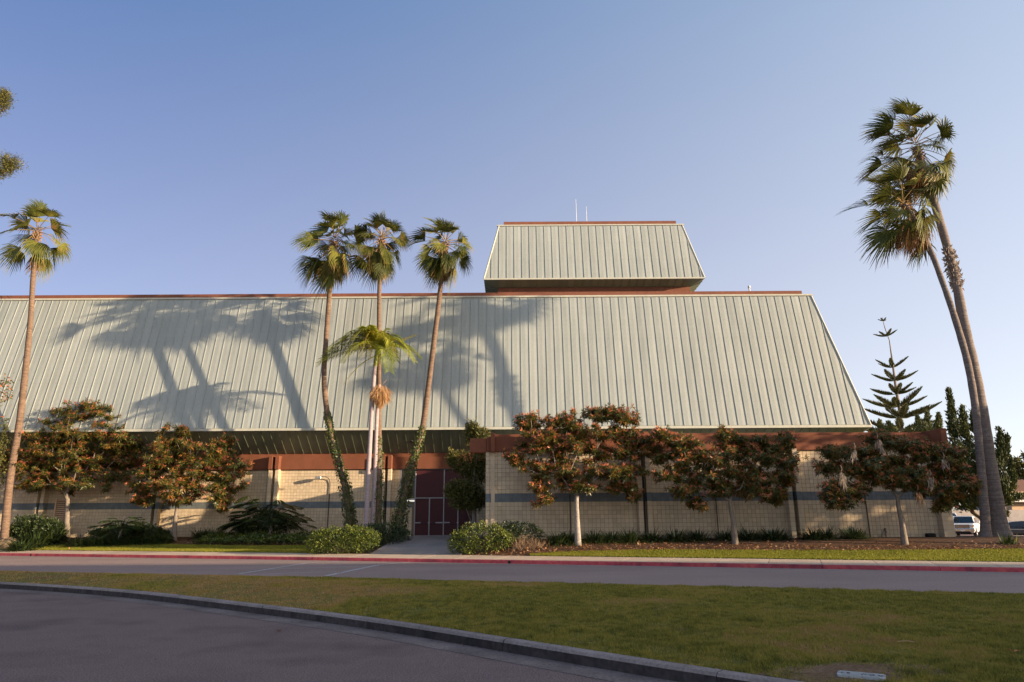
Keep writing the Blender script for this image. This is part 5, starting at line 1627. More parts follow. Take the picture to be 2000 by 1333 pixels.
# tulip tree reaching in at the left edge
def loose_tree(name, label, base, fork_z, lobes, Y, natt, nl, mat, leaf, barkm, r0, wid=0.4, group=None, bias=0.4, tint=None):
    base = np.asarray(base, float)
    t = thing(name, label, 'tree', tuple(base), group)
    att, _ = lobe_points(lobes, Y, natt, bias)
    mb = MB(); P, R = spline(np.array([base - [0, 0, .2], base + [0.05, 0, fork_z * 0.5], base + [0, 0, fork_z]]), np.array([r0 * 1.3, r0, r0 * .9]), 8)
    mb.tube(P, R, 10); mb.build('trunk', barkm, t, smooth=True)
    mb = MB(); skeleton(base, base + [0, 0, fork_z - .1], att, r0 * 0.8, 0, 0.06, 3, mb, 0.014); mb.build('branches', barkm, t, smooth=True)
    k = max(1, int(nl / len(att)))
    pos = np.repeat(att, k, 0) + rng.normal(0, 0.22, (k * len(att), 3)); m = len(pos)
    mb = MB()
    leaves(mb, pos, rdir(m) + [0, 0, .25], rdir(m), leaf * (0.6 + .7 * rng.random(m)), leaf * wid, 0, rng.random(m) if tint is None else tint(m), 0.15)
    stuff(mb.build('foliage', mat, t))
    return t


b = atY(-120, 1040, 40.0); b[2] = float(ground_z(b[0], b[1]))
loose_tree('tulip_tree', 'orange-flowered tree reaching in at the left edge in front of the roof', b, 4.5, [(-120, 760, 90, 50), (-60, 800, 60, 50), (12, 752, 14, 10), (12, 775, 12, 14), (-20, 765, 24, 22), (-90, 850, 80, 40)], 40.0, 70, 1700, MT['tulip'], 0.2, MT['bark'], 0.2)
# pine at the left edge: two branches reach into view
PY = 26.0
b = atY(-190, 1040, PY); b[2] = float(ground_z(b[0], b[1])); b[2] = 0.16
pine = thing('pine_tree', 'tall pine just outside the left edge, two needle-tufted branches reaching in', 'tree', tuple(b))
mb = MB(); pt = np.array([b - [0, 0, .2], b + [0.2, 0, 6], b + [0.1, 0.1, 12], b + [0.2, 0, 19]]); P, R = spline(pt, np.array([.34, .27, .2, .06]), 20); mb.tube(P, R, 10); mb.build('trunk', MT['darkbark'], pine, smooth=True)
tg, _ = lobe_points([(4, 192, 15, 24), (0, 200, 16, 26), (8, 185, 12, 16), (-25, 200, 25, 30), (12, 322, 26, 20), (20, 318, 18, 14), (2, 335, 22, 14), (-20, 330, 28, 28), (-70, 200, 40, 50), (-80, 330, 50, 40), (-150, 150, 50, 40), (-220, 220, 60, 50), (-200, 420, 60, 40), (-130, 470, 40, 30)], PY, 210, 0.5)
mb = MB()
skeleton(b, b + [0.1, 0, 10.5], tg, 0.12, 0, 0.0, 3, mb, 0.012)
mb.build('branches', MT['darkbark'], pine)
mb = MB(); k = 110
pos = np.repeat(tg, k, 0) + rng.normal(0, 0.11, (k * len(tg), 3)); m = len(pos)
leaves(mb, pos, rdir(m) + [0, 0, .35], rdir(m), 0.15, 0.02, 0, rng.random(m), 0.1)
stuff(mb.build('foliage', MT['podo'], pine))

# boulder
c = atY(18, 1058, 42.75); b = np.array([c[0], 42.75, float(ground_z(c[0], 42.75))])
mb = MB()
nu, nv = 26, 14
V = []
for j in range(nv + 1):
    for i in range(nu):
        a = 2 * math.pi * i / nu; p = math.pi * j / nv - math.pi / 2
        V.append((math.cos(a) * math.cos(p), math.sin(a) * math.cos(p), math.sin(p)))
V = np.array(V)
r = 1 + 0.35 * (vnoise(V[:, 0] * 2 + 5, V[:, 2] * 2 + V[:, 1] * 1.7 + 9, 0.7, 21) - .5) + 0.2 * (vnoise(V[:, 0] * 3 + 3, V[:, 1] * 3 + V[:, 2] * 3, .5, 22) - .5)
V = np.sign(V) * np.abs(V) ** 0.8 * r[:, None] * np.array([0.74, 0.5, 0.42])
F = [(j * nu + i, j * nu + (i + 1) % nu, (j + 1) * nu + (i + 1) % nu, (j + 1) * nu + i) for j in range(nv) for i in range(nu)]
mb.add(V + b + [-.1, 0, .16], F)
tag(mb.build('boulder', MT['rock'], org=b), 'sandstone boulder at the foot of the far left palm', 'boulder')

# ------------------------------------------------------------------ grass
def blades(name, XY, z, h, w, mat, tint):
    n = len(XY)
    a = rng.random(n) * 6.28
    s = np.stack([np.cos(a), np.sin(a), np.zeros(n)], 1) * (w / 2)[:, None]
    ln = rng.normal(0, 0.45, (n, 2)) * h[:, None]
    b = np.concatenate([XY, z[:, None]], 1)
    tip = b + np.stack([ln[:, 0], ln[:, 1], h], 1)
    V = np.stack([b - s, b + s, tip], 1).reshape(-1, 3)
    mb = MB(); mb.add(V, np.arange(n * 3).reshape(n, 3), 0, tint)
    return stuff(mb.build(name, mat))


n = 1250000
th_ = rng.uniform(-0.74, 0.74, n); rr_ = np.exp(rng.uniform(math.log(6.6), math.log(33), n))
XY = np.stack([rr_ * np.sin(th_), rr_ * np.cos(th_)], 1)
yf_ = np.interp(XY[:, 0], FK[:, 0], FK[:, 1]); inside = (XY[:, 1] > yf_ + 0.02 + 0.05 * (rng.random(n) - .5)) & (XY[:, 1] < road_near(XY[:, 0]) + 0.03) & (XY[:, 0] > -45)
XY = XY[inside]; n = len(XY)
tq = island_t(XY[:, 0], XY[:, 1])
vz = np.abs(XY[:, 0]) < XY[:, 1] * 0.80 + 1.2
XY = XY[vz]; tq = tq[vz]; n = len(XY)
dist = np.hypot(XY[:, 0], XY[:, 1])
dry = 0.55 * vnoise(XY[:, 0], XY[:, 1], 2.2, 31) + 0.3 * vnoise(XY[:, 0], XY[:, 1], 0.7, 32) + 0.15 * vnoise(XY[:, 0], XY[:, 1], 0.25, 33)
dry = 0.5 + (dry - 0.5) * 0.75 + 0.30 * smooth(3, -9, XY[:, 0]) - 0.07
vc = atZ(1680, 1318, 0.15)
bare = np.exp(-(((XY[:, 0] - vc[0] + .1) / 0.75) ** 2 + ((XY[:, 1] - vc[1] - .08) / 0.42) ** 2))
keep = (rng.random(n) > smooth(0.58, 0.9, dry) * 0.75) & (rng.random(n) > 0.6 * (vnoise(XY[:, 0], XY[:, 1], 0.28, 38) < 0.27)) & (rng.random(n) > bare * 1.15)
XY = XY[keep]; tq = tq[keep]; dry = dry[keep]; dist = dist[keep]; n = len(XY)
h = (0.020 + 0.022 * rng.random(n)) * (1.05 - 0.4 * smooth(.45, .8, dry)) * (0.7 + 1.3 * vnoise(XY[:, 0], XY[:, 1], 0.3, 35) ** 2)
w = 0.005 + 0.0008 * dist
fleck = vnoise(XY[:, 0], XY[:, 1], 0.11, 36)
tint = np.clip(0.06 + 0.25 * rng.random(n) + 0.42 * (fleck - 0.3) + smooth(0.44, 0.74, dry) * 0.5 + rng.normal(0, .06, n), 0, 1)
blades('island_grass', XY, np.asarray(island_z(tq)) - 0.004, h, w, MT['grassblade'], tint)

n = 130000
X = np.concatenate([rng.uniform(lb_r[0, 0], 22, n // 2), rng.uniform(-34, -9.6, n // 2)])
f0 = swb(X); f1 = np.where(X > -3, lawn_r(X), lawn_l(X)); Y = f0 + (f1 - f0) * rng.random(n) + rng.normal(0, .03, n)
ok = f1 - f0 > 0.05
X, Y = X[ok], Y[ok]; n = len(X)
blades('lawn_grass', np.stack([X, Y], 1), ground_z(X, Y) + 0.012, 0.035 + 0.03 * rng.random(n), np.full(n, 0.035), MT['lawnblade'], np.clip(0.25 + .5 * rng.random(n) + .3 * (vnoise(X, Y, 1.1, 41) - .5), 0, 1))

# fallen leaves on the mulch, lawn, kerb
n = 2400
X = rng.uniform(-1.0, 23, n); Y = np.minimum(lawn_r(X) + np.abs(rng.normal(0, 1.0, n)) - 0.12, 34.3)
n2 = 260
X2 = rng.uniform(-30, 20, n2); Y2_ = swb(X2) + rng.random(n2) * 2.2
n3 = 500
X3 = rng.uniform(-30, -12, n3); Y3_ = lawn_l(X3) + rng.random(n3) * 2
X = np.concatenate([X, X2, X3]); Y = np.concatenate([Y, Y2_, Y3_]); n = len(X)
pos = np.stack([X, Y, ground_z(X, Y) + 0.02 + 0.03 * rng.random(n)], 1)
mb = MB(); leaves(mb, pos, rdir(n) * [1, 1, .35], np.array([[0, 0, 1.0]]) + rng.normal(0, .35, (n, 3)), 0.10 + .08 * rng.random(n), 0.055, 0, rng.random(n) ** 1.4, 0.2)
stuff(mb.build('fallen_leaves', MT['litter']))

# grit and leaf crumbs collected in the near gutter and on the drive
n = 900
u_ = rng.random(n); q_ = np.abs(rng.normal(0, 0.16, n)) + 0.17
gx_ = np.interp(u_, np.linspace(0, 1, len(FK)), FK[:, 0] ); gy_ = np.interp(u_, np.linspace(0, 1, len(FK)), FK[:, 1])
nx_ = np.interp(u_, np.linspace(0, 1, len(FK)), nor[:, 0]); ny_ = np.interp(u_, np.linspace(0, 1, len(FK)), nor[:, 1])
pos = np.stack([gx_ - nx_ * q_, gy_ - ny_ * q_, np.full(n, 0.008)], 1)
pos2 = np.stack([rng.uniform(-9, 2, 160), rng.uniform(5, 16, 160), np.full(160, 0.006)], 1)
pos2 = pos2[pos2[:, 1] < np.interp(pos2[:, 0], FK[:, 0], FK[:, 1]) - 0.5]
pos = np.concatenate([pos, pos2]); n = len(pos)
mb = MB(); leaves(mb, pos, rdir(n) * [1, 1, .2], np.array([[0, 0, 1.0]]) + rng.normal(0, .3, (n, 3)), 0.012 + .05 * rng.random(n) ** 3, 0.014, 0, rng.random(n) ** 2 * .8, 0.2)
stuff(mb.build('gutter_debris', MT['litter']))

# ------------------------------------------------------------------ small objects
# bare soil round the valve cover
sc_ = atZ(1672, 1316, 0.16); a_ = np.linspace(0, 2 * math.pi, 40, endpoint=False)
rr2 = 1 + 0.35 * (vnoise(np.cos(a_) * 2 + 4, np.sin(a_) * 2 + 4, 0.6, 91) - .5)
mb = MB(); P_ = np.stack([sc_[0] + 0.98 * rr2 * np.cos(a_), sc_[1] + 0.40 * rr2 * np.sin(a_)], 1)
P_[:, 1] = np.maximum(P_[:, 1], np.interp(P_[:, 0], FK[:, 0], FK[:, 1]) + 0.03)
mb.add(np.concatenate([np.stack([P_[:, 0], P_[:, 1], island_z(island_t(P_[:, 0], P_[:, 1])) + 0.004], 1), [[sc_[0], sc_[1], float(island_z(island_t(sc_[0], sc_[1]))) + 0.012]]]), [(i_, (i_ + 1) % 40, 40) for i_ in range(40)])
struct(mb.build('bare_soil', MT['soil']))
# valve box cover in the island turf
cc = atZ(1682, 1318, 0.185); cc[2] = float(island_z(island_t(cc[0], cc[1]))) + 0.022
ex = nrm(atZ(1727, 1321, .17) - atZ(1637, 1313, .17)); ey = np.array([-ex[1], ex[0], 0])
hl, hw = 0.5 * np.linalg.norm(atZ(1728, 1321, .17) - atZ(1635, 1313, .17)), 0.112
cov = thing('valve_cover', 'grey plastic utility cover marked RCV 21 set in bare soil of the turf island', 'utility cover', tuple(cc))
mb = MB(); a = []
for sx, sy, q0 in ((1, 1, 0), (-1, 1, 1), (-1, -1, 2), (1, -1, 3)):
    for j in range(4):
        th = (q0 + j / 3) * math.pi / 2; a.append((sx * (hl - .04) + .04 * math.cos(th), sy * (hw - .04) + .04 * math.sin(th)))
W2 = lambda x, y, z: cc + ex * x + ey * y + np.array([0, 0, z])
top = [W2(x, y, 0.0) for x, y in a]; bot = [W2(x * 1.02, y * 1.05, -.06) for x, y in a]; m = len(a)
mb.add(top + bot, [tuple(range(m))]); mb.add(top + bot, [(i, m + i, m + (i + 1) % m, (i + 1) % m) for i in range(m)])
mb.build('lid', MT['cover'], cov)
mb = MB()
for k in range(40):
    x = -hl + 0.05 + k * (2 * hl - .1) / 39
    for sgn in (-1, 1):
        pass
    mb.add([W2(x - .002, -hw + .012, .001), W2(x + .002, -hw + .012, .001), W2(x + .002, hw - .012, .001), W2(x - .002, hw - .012, .001), W2(x - .002, -hw + .012, .003), W2(x + .002, -hw + .012, .003), W2(x + .002, hw - .012, .003), W2(x - .002, hw - .012, .003)], [(4, 5, 6, 7), (0, 1, 5, 4), (2, 3, 7, 6), (1, 2, 6, 5), (3, 0, 4, 7)])
stuff(mb.build('tread_ridges', MT['cover'], cov))
for sg in (-1, 1):
    mb = MB(); x = sg * (hl - .035)
    for (x0, x1, y0, y1) in ((x - .028, x + .028, -.009, .009), (x - .006, x + .006, -.03, .03)):
        mb.poly([W2(x0, y0, .0045), W2(x1, y0, .0045), W2(x1, y1, .0045), W2(x0, y1, .0045)])
        break
    mb.build('key_slot', MT['ink'], cov)


def text_mesh(name, body, size, mat, parent, mtx, ext=0.002):
    cu = bpy.data.curves.new(name, 'FONT'); cu.body = body; cu.size = size; cu.align_x = 'CENTER'; cu.align_y = 'CENTER'; cu.extrude = ext
    cu.space_character = 1.35
    tmp = bpy.data.objects.new(name, cu); COL.objects.link(tmp)
    dg = bpy.context.evaluated_depsgraph_get()
    me = bpy.data.meshes.new_from_object(tmp.evaluated_get(dg))
    bpy.data.objects.remove(tmp)
    me.transform(mtx); me.materials.clear(); me.materials.append(mat)
    o = bpy.data.objects.new(name, me); COL.objects.link(o); o.parent = parent
    return o


mt = Matrix(((-ex[0], -ey[0], 0, 0), (-ex[1], -ey[1], 0, 0), (0, 0, 1, 0.005), (0, 0, 0, 1)))
text_mesh('lettering', 'RCV  21', 0.085, MT['ink'], cov, mt, 0.001)

# crumpled paper in the gutter
c = atZ(1312, 1325, 0.01)
mb = MB(); k = 14
leaves(mb, np.repeat([c + [0, 0, .02]], k, 0) + rng.normal(0, .012, (k, 3)), rdir(k) * [1.3, 1, .5] + [0, 0, .2], rdir(k), 0.055, 0.045, 0, 0.5, 0.3)
tag(mb.build('paper_scrap', MT['paper'], org=c), 'crumpled white paper scrap in the gutter of the near kerb', 'litter')
for px, py, lab in ((962, 1269, 'brown dry leaf lying on the near asphalt'), (1832, 1319, 'small leaf fragment on the asphalt at lower right edge'), (540, 1233, 'tiny dark leaf on the near asphalt')):
    if px == 1832:
        continue
    c = atZ(px, py, 0.008); mb = MB(); leaves(mb, [c, c + [.03, .01, .004]], [[1, .2, .12], [-1, .3, .2]], [[0, .2, 1], [.2, 0, 1]], [.09, .06], [.05, .04], 0, [.55, .4], .3)
    tag(mb.build('dry_leaf', MT['litter'], org=c), lab, 'leaf')
for px, py, lab in ((1468, 1230, 'orange-brown dry leaf in the middle of the turf island'), (1770, 1254, 'pale stick lying on the turf island'), (1980, 1274, 'curled pale leaf on the turf at the right edge')):
    c = atZ(px, py, .25); mb = MB()
    if 'stick' in lab:
        mb.tube([c + [-.1, 0.02, 0], c + [0, 0, .01], c + [.09, -.02, 0]], .006, 5, 0, .9)
    else:
        leaves(mb, [c, c], [[1, .2, .15], [-.6, .5, .3]], [[0, .2, 1], [.2, 0, 1]], [.11, .08], [.055, .05], 0, [.8, .7], .3)
    tag(mb.build('stick' if 'stick' in lab else 'dry_leaf', MT['litter'], org=c), lab, 'stick' if 'stick' in lab else 'leaf')

# yellow marker leaves on the crosswalk
for px, py, lab in ((541.5, 1107.7, 'yellow leaf on the left crosswalk line'), (634, 1096, 'yellow leaf at the far end of the left crosswalk line'), (662, 1119, 'yellow leaf on the near part of the right crosswalk line'), (739, 1102.5, 'yellow leaf on the far part of the right crosswalk line'), (818, 1095, 'pale yellow leaf by the red kerb near the path')):
    c = atZ(px, py, .015); mb = MB(); leaves(mb, [c, c], [[1, .1, .1], [-1, .3, .15]], [[0, 0, 1], [0, .3, 1]], .11, .09, 0, .5, .2)
    tag(mb.build('yellow_leaf', MT['yellow'], org=c), lab, 'leaf', 'yellow leaves on the crosswalk')

# wall foot things
c = atY(1818, 1051, YW - .25); zg = float(ground_z(c[0], c[1]))
mb = MB(); mb.bevbox(c[0] - .21, c[0] + .21, YW - .38, YW - .14, zg - .02, zg + .14, .025)
bxo = tag(mb.build('black_box', MT['black'], org=(c[0], YW - .25, zg)), 'low black box on the ground beside the wing end pilaster', 'box')
mb = MB(); mb.bevbox(c[0] - .19, c[0] + .19, YW - .36, YW - .16, zg + .141, zg + .16, .01); mb.build('box_lid', MT['black'], bxo)
c = atY(1731, 1048, YW - .12)
mb = MB(); mb.tube([(c[0], YW + .01, zg + .3), (c[0], YW - .14, zg + .3), (c[0], YW - .2, zg + .22)], .03, 7); mb.tube([(c[0], YW - .1, zg + .3), (c[0], YW - .1, zg - .05)], .035, 7); mb.tube([(c[0], YW - .1, zg + .33), (c[0], YW - .1, zg + .4)], .055, 8); mb.tube([(c[0], YW - .1, zg + .05), (c[0] - .12, YW - .12, zg + .25), (c[0] - .22, YW - .1, zg)], .014, 5)
tag(mb.build('hose_tap', MT['bark'], org=(c[0], YW - .1, zg)), 'weathered standpipe tap at the wing wall left of the rightmost tree trunk', 'tap')
print('veg done')


# ------------------------------------------------------------------ vehicles and houses in the distance
def wheel(parent, x, y, r, w, org):
    mb = MB(); mb.tube([(x, y - w / 2, r), (x, y - w / 2 + .03, r), (x, y + w / 2 - .03, r), (x, y + w / 2, r)], [r * .94, r, r, r * .94], 20)
    wl = mb.build('wheel', MT['rubber'], parent)
    ORG[wl.name] = ORG[parent.name]
    mb = MB(); sg = -1 if y < 0 else 1
    mb.tube([(x, y + sg * (w / 2 - .04), r), (x, y + sg * (w / 2 + .005), r)], [r * .62, r * .6], 16)
    for k in range(6):
        a = k * math.pi / 3; mb.tube([(x, y + sg * (w / 2 + .012), r), (x + r * .55 * math.cos(a), y + sg * (w / 2 + .012), r + r * .55 * math.sin(a))], .035, 4)
    mb.build('rim', MT['chrome'], wl)


def loft(mb, secs, mi=0):
    """closed body from cross-sections along x: each (x, [(y,z)...]) mirrored"""
    n = len(secs[0][1]); V = []
    for x, pr in secs:
        V += [(x, y, z) for y, z in pr] + [(x, -y, z) for y, z in pr[::-1]]
    V = np.array(V); m = 2 * n
    for i in range(len(secs) - 1):
        k = np.arange(m - 1)
        mb.add(V, np.stack([i * m + k, i * m + k + 1, (i + 1) * m + k + 1, (i + 1) * m + k], -1), mi)
        mb.add(V, [(i * m + m - 1, i * m, (i + 1) * m, (i + 1) * m + m - 1)], mi)
    mb.add(V, [tuple(range(m))[::-1]], mi); mb.add(V, [tuple(range((len(secs) - 1) * m, len(secs) * m))], mi)


def truck(loc, rz):
    t = thing('pickup_truck', 'white pickup truck parked facing the camera beyond the wing end', 'pickup truck', (0, 0, 0))
    hw = 1.0
    def sec(x, zt, w, zb=.42):
        return (x, [(w - .08, zb), (w, zb + .12), (w, zb + .45), (w - .02, zt - .12), (w - .10, zt)])
    mb = MB(); loft(mb, [sec(-2.75, 1.12, .97), sec(-2.7, 1.18, 1.0), sec(-0.9, 1.2, 1.0), sec(1.0, 1.2, 1.0), sec(1.35, 1.24, 1.0), sec(2.35, 1.2, .98), sec(2.62, 1.12, .95), sec(2.7, 1.0, .92)]); mb.build('body', MT['whitepaint'], t, smooth=False)
    mb = MB(); loft(mb, [(-0.95, [(.93, 1.18), (.80, 1.75), (.70, 1.84)]), (-0.75, [(.93, 1.18), (.80, 1.80), (.70, 1.89)]), (0.55, [(.93, 1.18), (.80, 1.80), (.68, 1.90)]), (1.25, [(.93, 1.2), (.91, 1.23), (.85, 1.25)])]); mb.build('cab', MT['whitepaint'], t)
    mb = MB(); mb.poly([(.64, -.72, 1.83), (.64, .72, 1.83), (1.265, .84, 1.27), (1.265, -.84, 1.27)][::-1]); mb.poly([(.655, -.72, 1.84), (.655, .72, 1.84), (1.28, .84, 1.28), (1.28, -.84, 1.28)]); mb.build('windshield', MT['carglass'], t)
    for sg in (-1, 1):
        for a, b in ((-.85, -.18), (-.1, .6)):
            mb = MB(); f = lambda x, z: (x, sg * (.945 - (z - 1.18) * .215), z)
            mb.poly([f(a, 1.24), f(b + (.35 if b > 0 else 0), 1.24), f(b, 1.74), f(a + .05, 1.74)]); mb.build('side_window', MT['carglass'], t)
        mb = MB(); mb.bevbox(.95, 1.12, sg * 1.17 - .13, sg * 1.17 + .13, 1.22, 1.46, .03); mb.build('mirror', MT['whitepaint'], t)
        mb = MB(); mb.bevbox(2.60, 2.735, sg * .78 - .17, sg * .78 + .17, .92, 1.12, .02); hl_ = mb.build('headlight', MT['lens'], t)
        mb = MB(); mb.bevbox(2.58, 2.74, sg * .91 - .045, sg * .91 + .045, .92, 1.12, .01); mb.build('turn_lamp', MT['amber'], hl_)
        mb = MB(); mb.bevbox(2.74, 2.80, sg * .74 - .09, sg * .74 + .09, .50, .60, .01); mb.build('fog_lamp', MT['black'], t)
        for x in (-1.75, 1.85):
            mb = MB(); a = np.linspace(0, math.pi, 12); pts = [(x + .5 * math.cos(q), sg * 1.004, .40 + .5 * math.sin(q)) for q in a]; mb.poly(pts); mb.build('wheel_arch', MT['black'], t)
            wheel(t, x, sg * .88, .40, .27, None)
    mb = MB(); mb.bevbox(2.62, 2.74, -.58, .58, .80, 1.13, .02); gr = mb.build('grille', MT['darkmetal'], t)
    for z in (.84, .94, 1.04):
        mb = MB(); mb.box(2.742, 2.752, -.55, .55, z, z + .035); mb.build('grille_bar', MT['chrome'], gr)
    text_mesh('badge', 'GMC', 0.15, MT['logored'], gr, Matrix(((0, 0, 1, 2.757), (1, 0, 0, 0), (0, 1, 0, .965), (0, 0, 0, 1))))
    mb = MB(); mb.bevbox(2.60, 2.82, -.96, .96, .50, .76, .04); bu = mb.build('bumper', MT['chrome'], t)
    mb = MB(); mb.bevbox(2.62, 2.79, -.6, .6, .36, .5, .02); mb.build('air_dam', MT['black'], t)
    mb = MB(); mb.bevbox(2.82, 2.835, -.16, .16, .53, .66, .003); mb.build('licence_plate', MT['plate'], bu)
    t.location = loc; t.rotation_euler = (0, 0, rz)
    return t


def sedan(label, paint, loc, rz):
    t = thing('sedan', label, 'car', (0, 0, 0), 'cars in the parking lot')
    def sec(x, zt, w, zb=.28):
        return (x, [(w - .1, zb), (w, zb + .15), (w, .62), (w - .03, zt - .08), (w - .13, zt)])
    mb = MB(); loft(mb, [sec(-2.35, .80, .72, .4), sec(-2.25, .95, .84), sec(-1.5, 1.0, .90), sec(0, .95, .91), sec(1.0, .95, .91), sec(1.9, .84, .88), sec(2.3, .66, .76, .3)]); mb.build('body', paint, t)
    mb = MB(); loft(mb, [(-1.75, [(.80, .96), (.78, .98), (.70, 1.0)]), (-0.9, [(.84, .95), (.66, 1.33), (.55, 1.38)]), (-0.1, [(.84, .94), (.66, 1.40), (.55, 1.45)]), (.35, [(.84, .94), (.66, 1.36), (.55, 1.41)]), (1.2, [(.84, .93), (.82, .95), (.74, .97)])]); mb.build('cabin', paint, t)
    for a, b, c_, d_ in ((-1.45, -.55, -.85, -.55), (-.45, .45, -.45, .30), (.50, .95, .40, .40)):
        for sg in (-1, 1):
            mb = MB(); f = lambda x, z: (x, sg * (.855 - (z - .95) * .44), z)
            mb.poly([f(a, .99), f(b, .99), f(d_, 1.32), f(c_, 1.30)]); mb.build('side_window', MT['carglass'], t)
    mb = MB(); mb.poly([(.40, -.55, 1.405), (.40, .55, 1.405), (1.16, .76, .985), (1.16, -.76, .985)]); mb.build('windshield', MT['carglass'], t)
    mb = MB(); mb.poly([(-.95, -.55, 1.385), (-.95, .55, 1.385), (-1.70, .74, 1.02), (-1.70, -.74, 1.02)]); mb.build('rear_window', MT['carglass'], t)
    for sg in (-1, 1):
        mb = MB(); mb.bevbox(.62, .78, sg * 1.0 - .1, sg * 1.0 + .1, .98, 1.12, .02); mb.build('mirror', paint, t)
        mb = MB(); mb.box(-1.6, 1.0, sg * .912 - .004, sg * .912 + .004, .74, .77); mb.build('side_trim', MT['chrome'], t)
        mb = MB(); mb.bevbox(1.95, 2.28, sg * .66 - .13, sg * .66 + .13, .60, .74, .02); mb.build('headlight', MT['lens'], t)
        for x in (-1.4, 1.4):
            mb = MB(); pts = [(x + .38 * math.cos(q), sg * .915, .33 + .38 * math.sin(q)) for q in np.linspace(0, math.pi, 12)]; mb.poly(pts); mb.build('wheel_arch', MT['black'], t)
            wheel(t, x, sg * .80, .33, .22, None)
    t.location = loc; t.rotation_euler = (0, 0, rz)
    return t


c = atY(1889, 1048, 69); truck((c[0], 69.0, 0.02), math.radians(-128))
c = atY(2004, 1052, 60.5); sedan('dark grey sedan parked at the right edge beyond the big palms', MT['greypaint'], (c[0], 60.5, 0.02), math.radians(-28))
c = atY(1846, 1010, 82); sedan('white car parked behind the pickup truck', MT['whitepaint'], (c[0] + .5, 82, 0.9), math.radians(-120))
mb = MB(); mb.poly([(50, 78, .85), (100, 78, .85), (100, 90, .9), (50, 90, .9)]); mb.box(50, 100, 77.7, 78, -.2, .87); struct(mb.build('raised_lot', MT['road']))

gw = thing('garden_wall', 'long low grey wall behind the parked cars', 'wall', (80, 92, 0))
x = 40.0
while x < 125:
    mb = MB(); mb.bevbox(x + .01, x + 2.99, 91.9, 92.1, 0.0, 2.75, .01); mb.build('wall_panel', MT['greywall'], gw); x += 3.0
ha = atY(1955, 1000, 100); 
house = thing('house', 'peach house with brown tiled roof beyond the parking lot', 'house', (ha[0] + 8, 102, 0))
x0 = atY(1976, 990, 98)[0]
mb = MB(); mb.box(x0, x0 + 16, 98, 108, 0, 5.3); mb.build('wall', MT['peach'], house)
za = atY(1980, 977, 97.5)[2]; zr = atY(1980, 950, 101)[2] 
mb = MB(); mb.add([(x0 - 1.2, 97, za), (x0 + 17, 97, za), (x0 + 17, 109, za), (x0 - 1.2, 109, za), (x0 + 2, 103, zr + 1), (x0 + 14, 103, zr + 1)], [(0, 1, 5, 4), (1, 2, 5), (2, 3, 4, 5), (3, 0, 4), (0, 3, 2, 1)] if False else [(0, 1, 5, 4), (2, 3, 4, 5)]); mb.add([(x0 - 1.2, 97, za), (x0 - 1.2, 109, za), (x0 + 2, 103, zr + 1), (x0 + 17, 97, za), (x0 + 17, 109, za), (x0 + 14, 103, zr + 1)], [(0, 2, 1), (3, 4, 5)]); mb.build('roof', MT['tileroof'], house)
mb = MB(); mb.box(x0 - 1.25, x0 + 17, 96.9, 97.0, za - .28, za - .002); mb.build('eave_board', MT['offwhite'], house)
mb = MB(); mb.box(x0 - 4.5, x0 - .02, 99, 105, 0, za - 2.2); mb.build('garage', MT['offwhite'], house)
mb = MB(); mb.add([(x0 - 4.8, 98.5, za - 2.2), (x0 - .03, 98.5, za - 2.2), (x0 - .03, 103, za - 0.9), (x0 - 4.8, 103, za - 0.9)], [(0, 1, 2, 3)]); mb.build('garage_roof', MT['greywall'], house)
b = np.array([atY(1990, 1000, 125)[0], 125.0, 0])
loose_tree('far_tree', 'hazy small tree above the peach house roof at the right edge', b, 4.0, [(1985, 910, 16, 14), (1996, 925, 16, 14), (1972, 905, 10, 8), (2015, 905, 24, 20), (1978, 930, 10, 8)], 125.0, 60, 1600, MT['podo'], 0.8, MT['bark'], 0.4)
b = np.array([atY(2030, 1000, 62)[0], 62.0, 0])

# ------------------------------------------------------------------ objects added outside the frame on the sunny side to throw long shadows
def lift(p, t):
    return np.asarray(p) + SUN * t


GC = 'unseen trees added for shade on the sunny side'

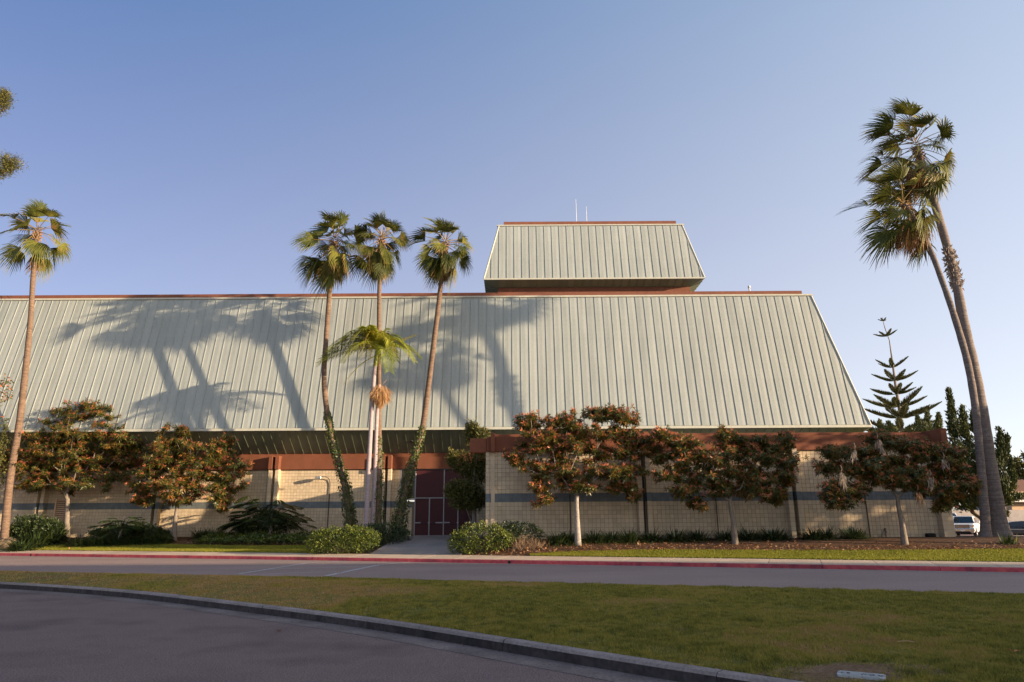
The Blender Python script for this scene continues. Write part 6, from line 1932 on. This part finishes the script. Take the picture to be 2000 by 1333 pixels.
# unseen trees added to shade the right-hand palms and the wing end
for (x, y, zc_, r, hh, n, lab) in ((32.0, 26.0, 7.4, 3.7, 3.0, 5000, 'unseen round tree added for shade outside the right edge, nearest the wing end'), (41.0, 27.8, 7.4, 4.0, 3.4, 4800, 'unseen round tree added for shade outside the right edge, farther along the kerb'), (50.5, 26.0, 8.5, 4.2, 3.6, 4600, 'unseen round tree added for shade outside the right edge, farthest along the kerb')):
    b = np.array([x, y, 0.0]); t = thing('added_shade_tree', lab, 'tree', tuple(b), GC)
    mb = MB(); mb.tube([b, b + [.1, 0, 3], b + [0, 0, zc_]], [.28, .22, .1], 9); mb.build('trunk', MT['bark'], t)
    d = rdir(n); pos = b + [0, 0, zc_] + d * (rng.random(n) ** .4)[:, None] * np.array([r, r, hh])
    nz = vnoise(pos[:, 0] + pos[:, 1], pos[:, 2] + 0.6 * pos[:, 1], 1.0, 77); pos = pos[nz > 0.40]; m = len(pos)
    mb = MB(); leaves(mb, pos, rdir(m), rdir(m), .45, .26, 0, rng.random(m), .2); stuff(mb.build('foliage', MT['hedge'], t))
    mb = MB(); skeleton(b, b + [0, 0, 4], pos[rng.choice(m, 30, replace=False)], .16, 0, .05, 2, mb, .02); mb.build('branches', MT['bark'], t)
# unseen block added behind the camera, shaped so its shadow covers the foreground
hgt = 20.0; tt_ = hgt / SUN[2]
fr = [lift((-62, 30.4, 0), tt_), lift((-3, 30.0, 0), tt_), lift((19, 23.2, 0), tt_), lift((60, 8, 0), tt_)]
blk = thing('added_shade_block', 'unseen beige flat-roofed block added behind the camera to shade the foreground', 'building', (60, -12, 0))
fr2 = [np.array([p[0], p[1], 0]) for p in fr]
for a, b in zip(fr2[:-1], fr2[1:]):
    mb = MB(); off = np.array([0, -.4, 0])
    mb.add([a, b, b + [0, 0, hgt - .9], a + [0, 0, hgt - .9], a + [0, -14, 0], b + [0, -14, 0], b + [0, -14, hgt - .9], a + [0, -14, hgt - .9]], [(1, 0, 3, 2), (4, 5, 6, 7), (0, 4, 7, 3), (5, 1, 2, 6), (3, 7, 6, 2)]); mb.build('wall', MT['beige'], blk)
    mb = MB(); mb.add([a + [0, .15, hgt - .9], b + [0, .15, hgt - .9], b + [0, .15, hgt], a + [0, .15, hgt], a + [0, -14, hgt - .9], b + [0, -14, hgt - .9], b + [0, -14, hgt], a + [0, -14, hgt]], [(1, 0, 3, 2), (4, 5, 6, 7), (0, 4, 7, 3), (5, 1, 2, 6), (3, 2, 6, 7), (0, 1, 5, 4)]); mb.build('parapet', MT['red'], blk)
    d = b - a; L = np.linalg.norm(d); d /= L
    k = int(L / 4)
    for q in range(k):
        for zz in (1.2, 4.9, 8.6, 12.3, 15.6):
            c0 = a + d * (q + .5) * L / k
            mb = MB(); w1 = c0 - d * 1.1; w2 = c0 + d * 1.1; f_ = np.array([0, .03, 0])
            mb.add([w1 + f_ + [0, 0, zz], w2 + f_ + [0, 0, zz], w2 + f_ + [0, 0, zz + 1.9], w1 + f_ + [0, 0, zz + 1.9]], [(1, 0, 3, 2)]); mb.build('window', MT['carglass'], blk)
print('all done')
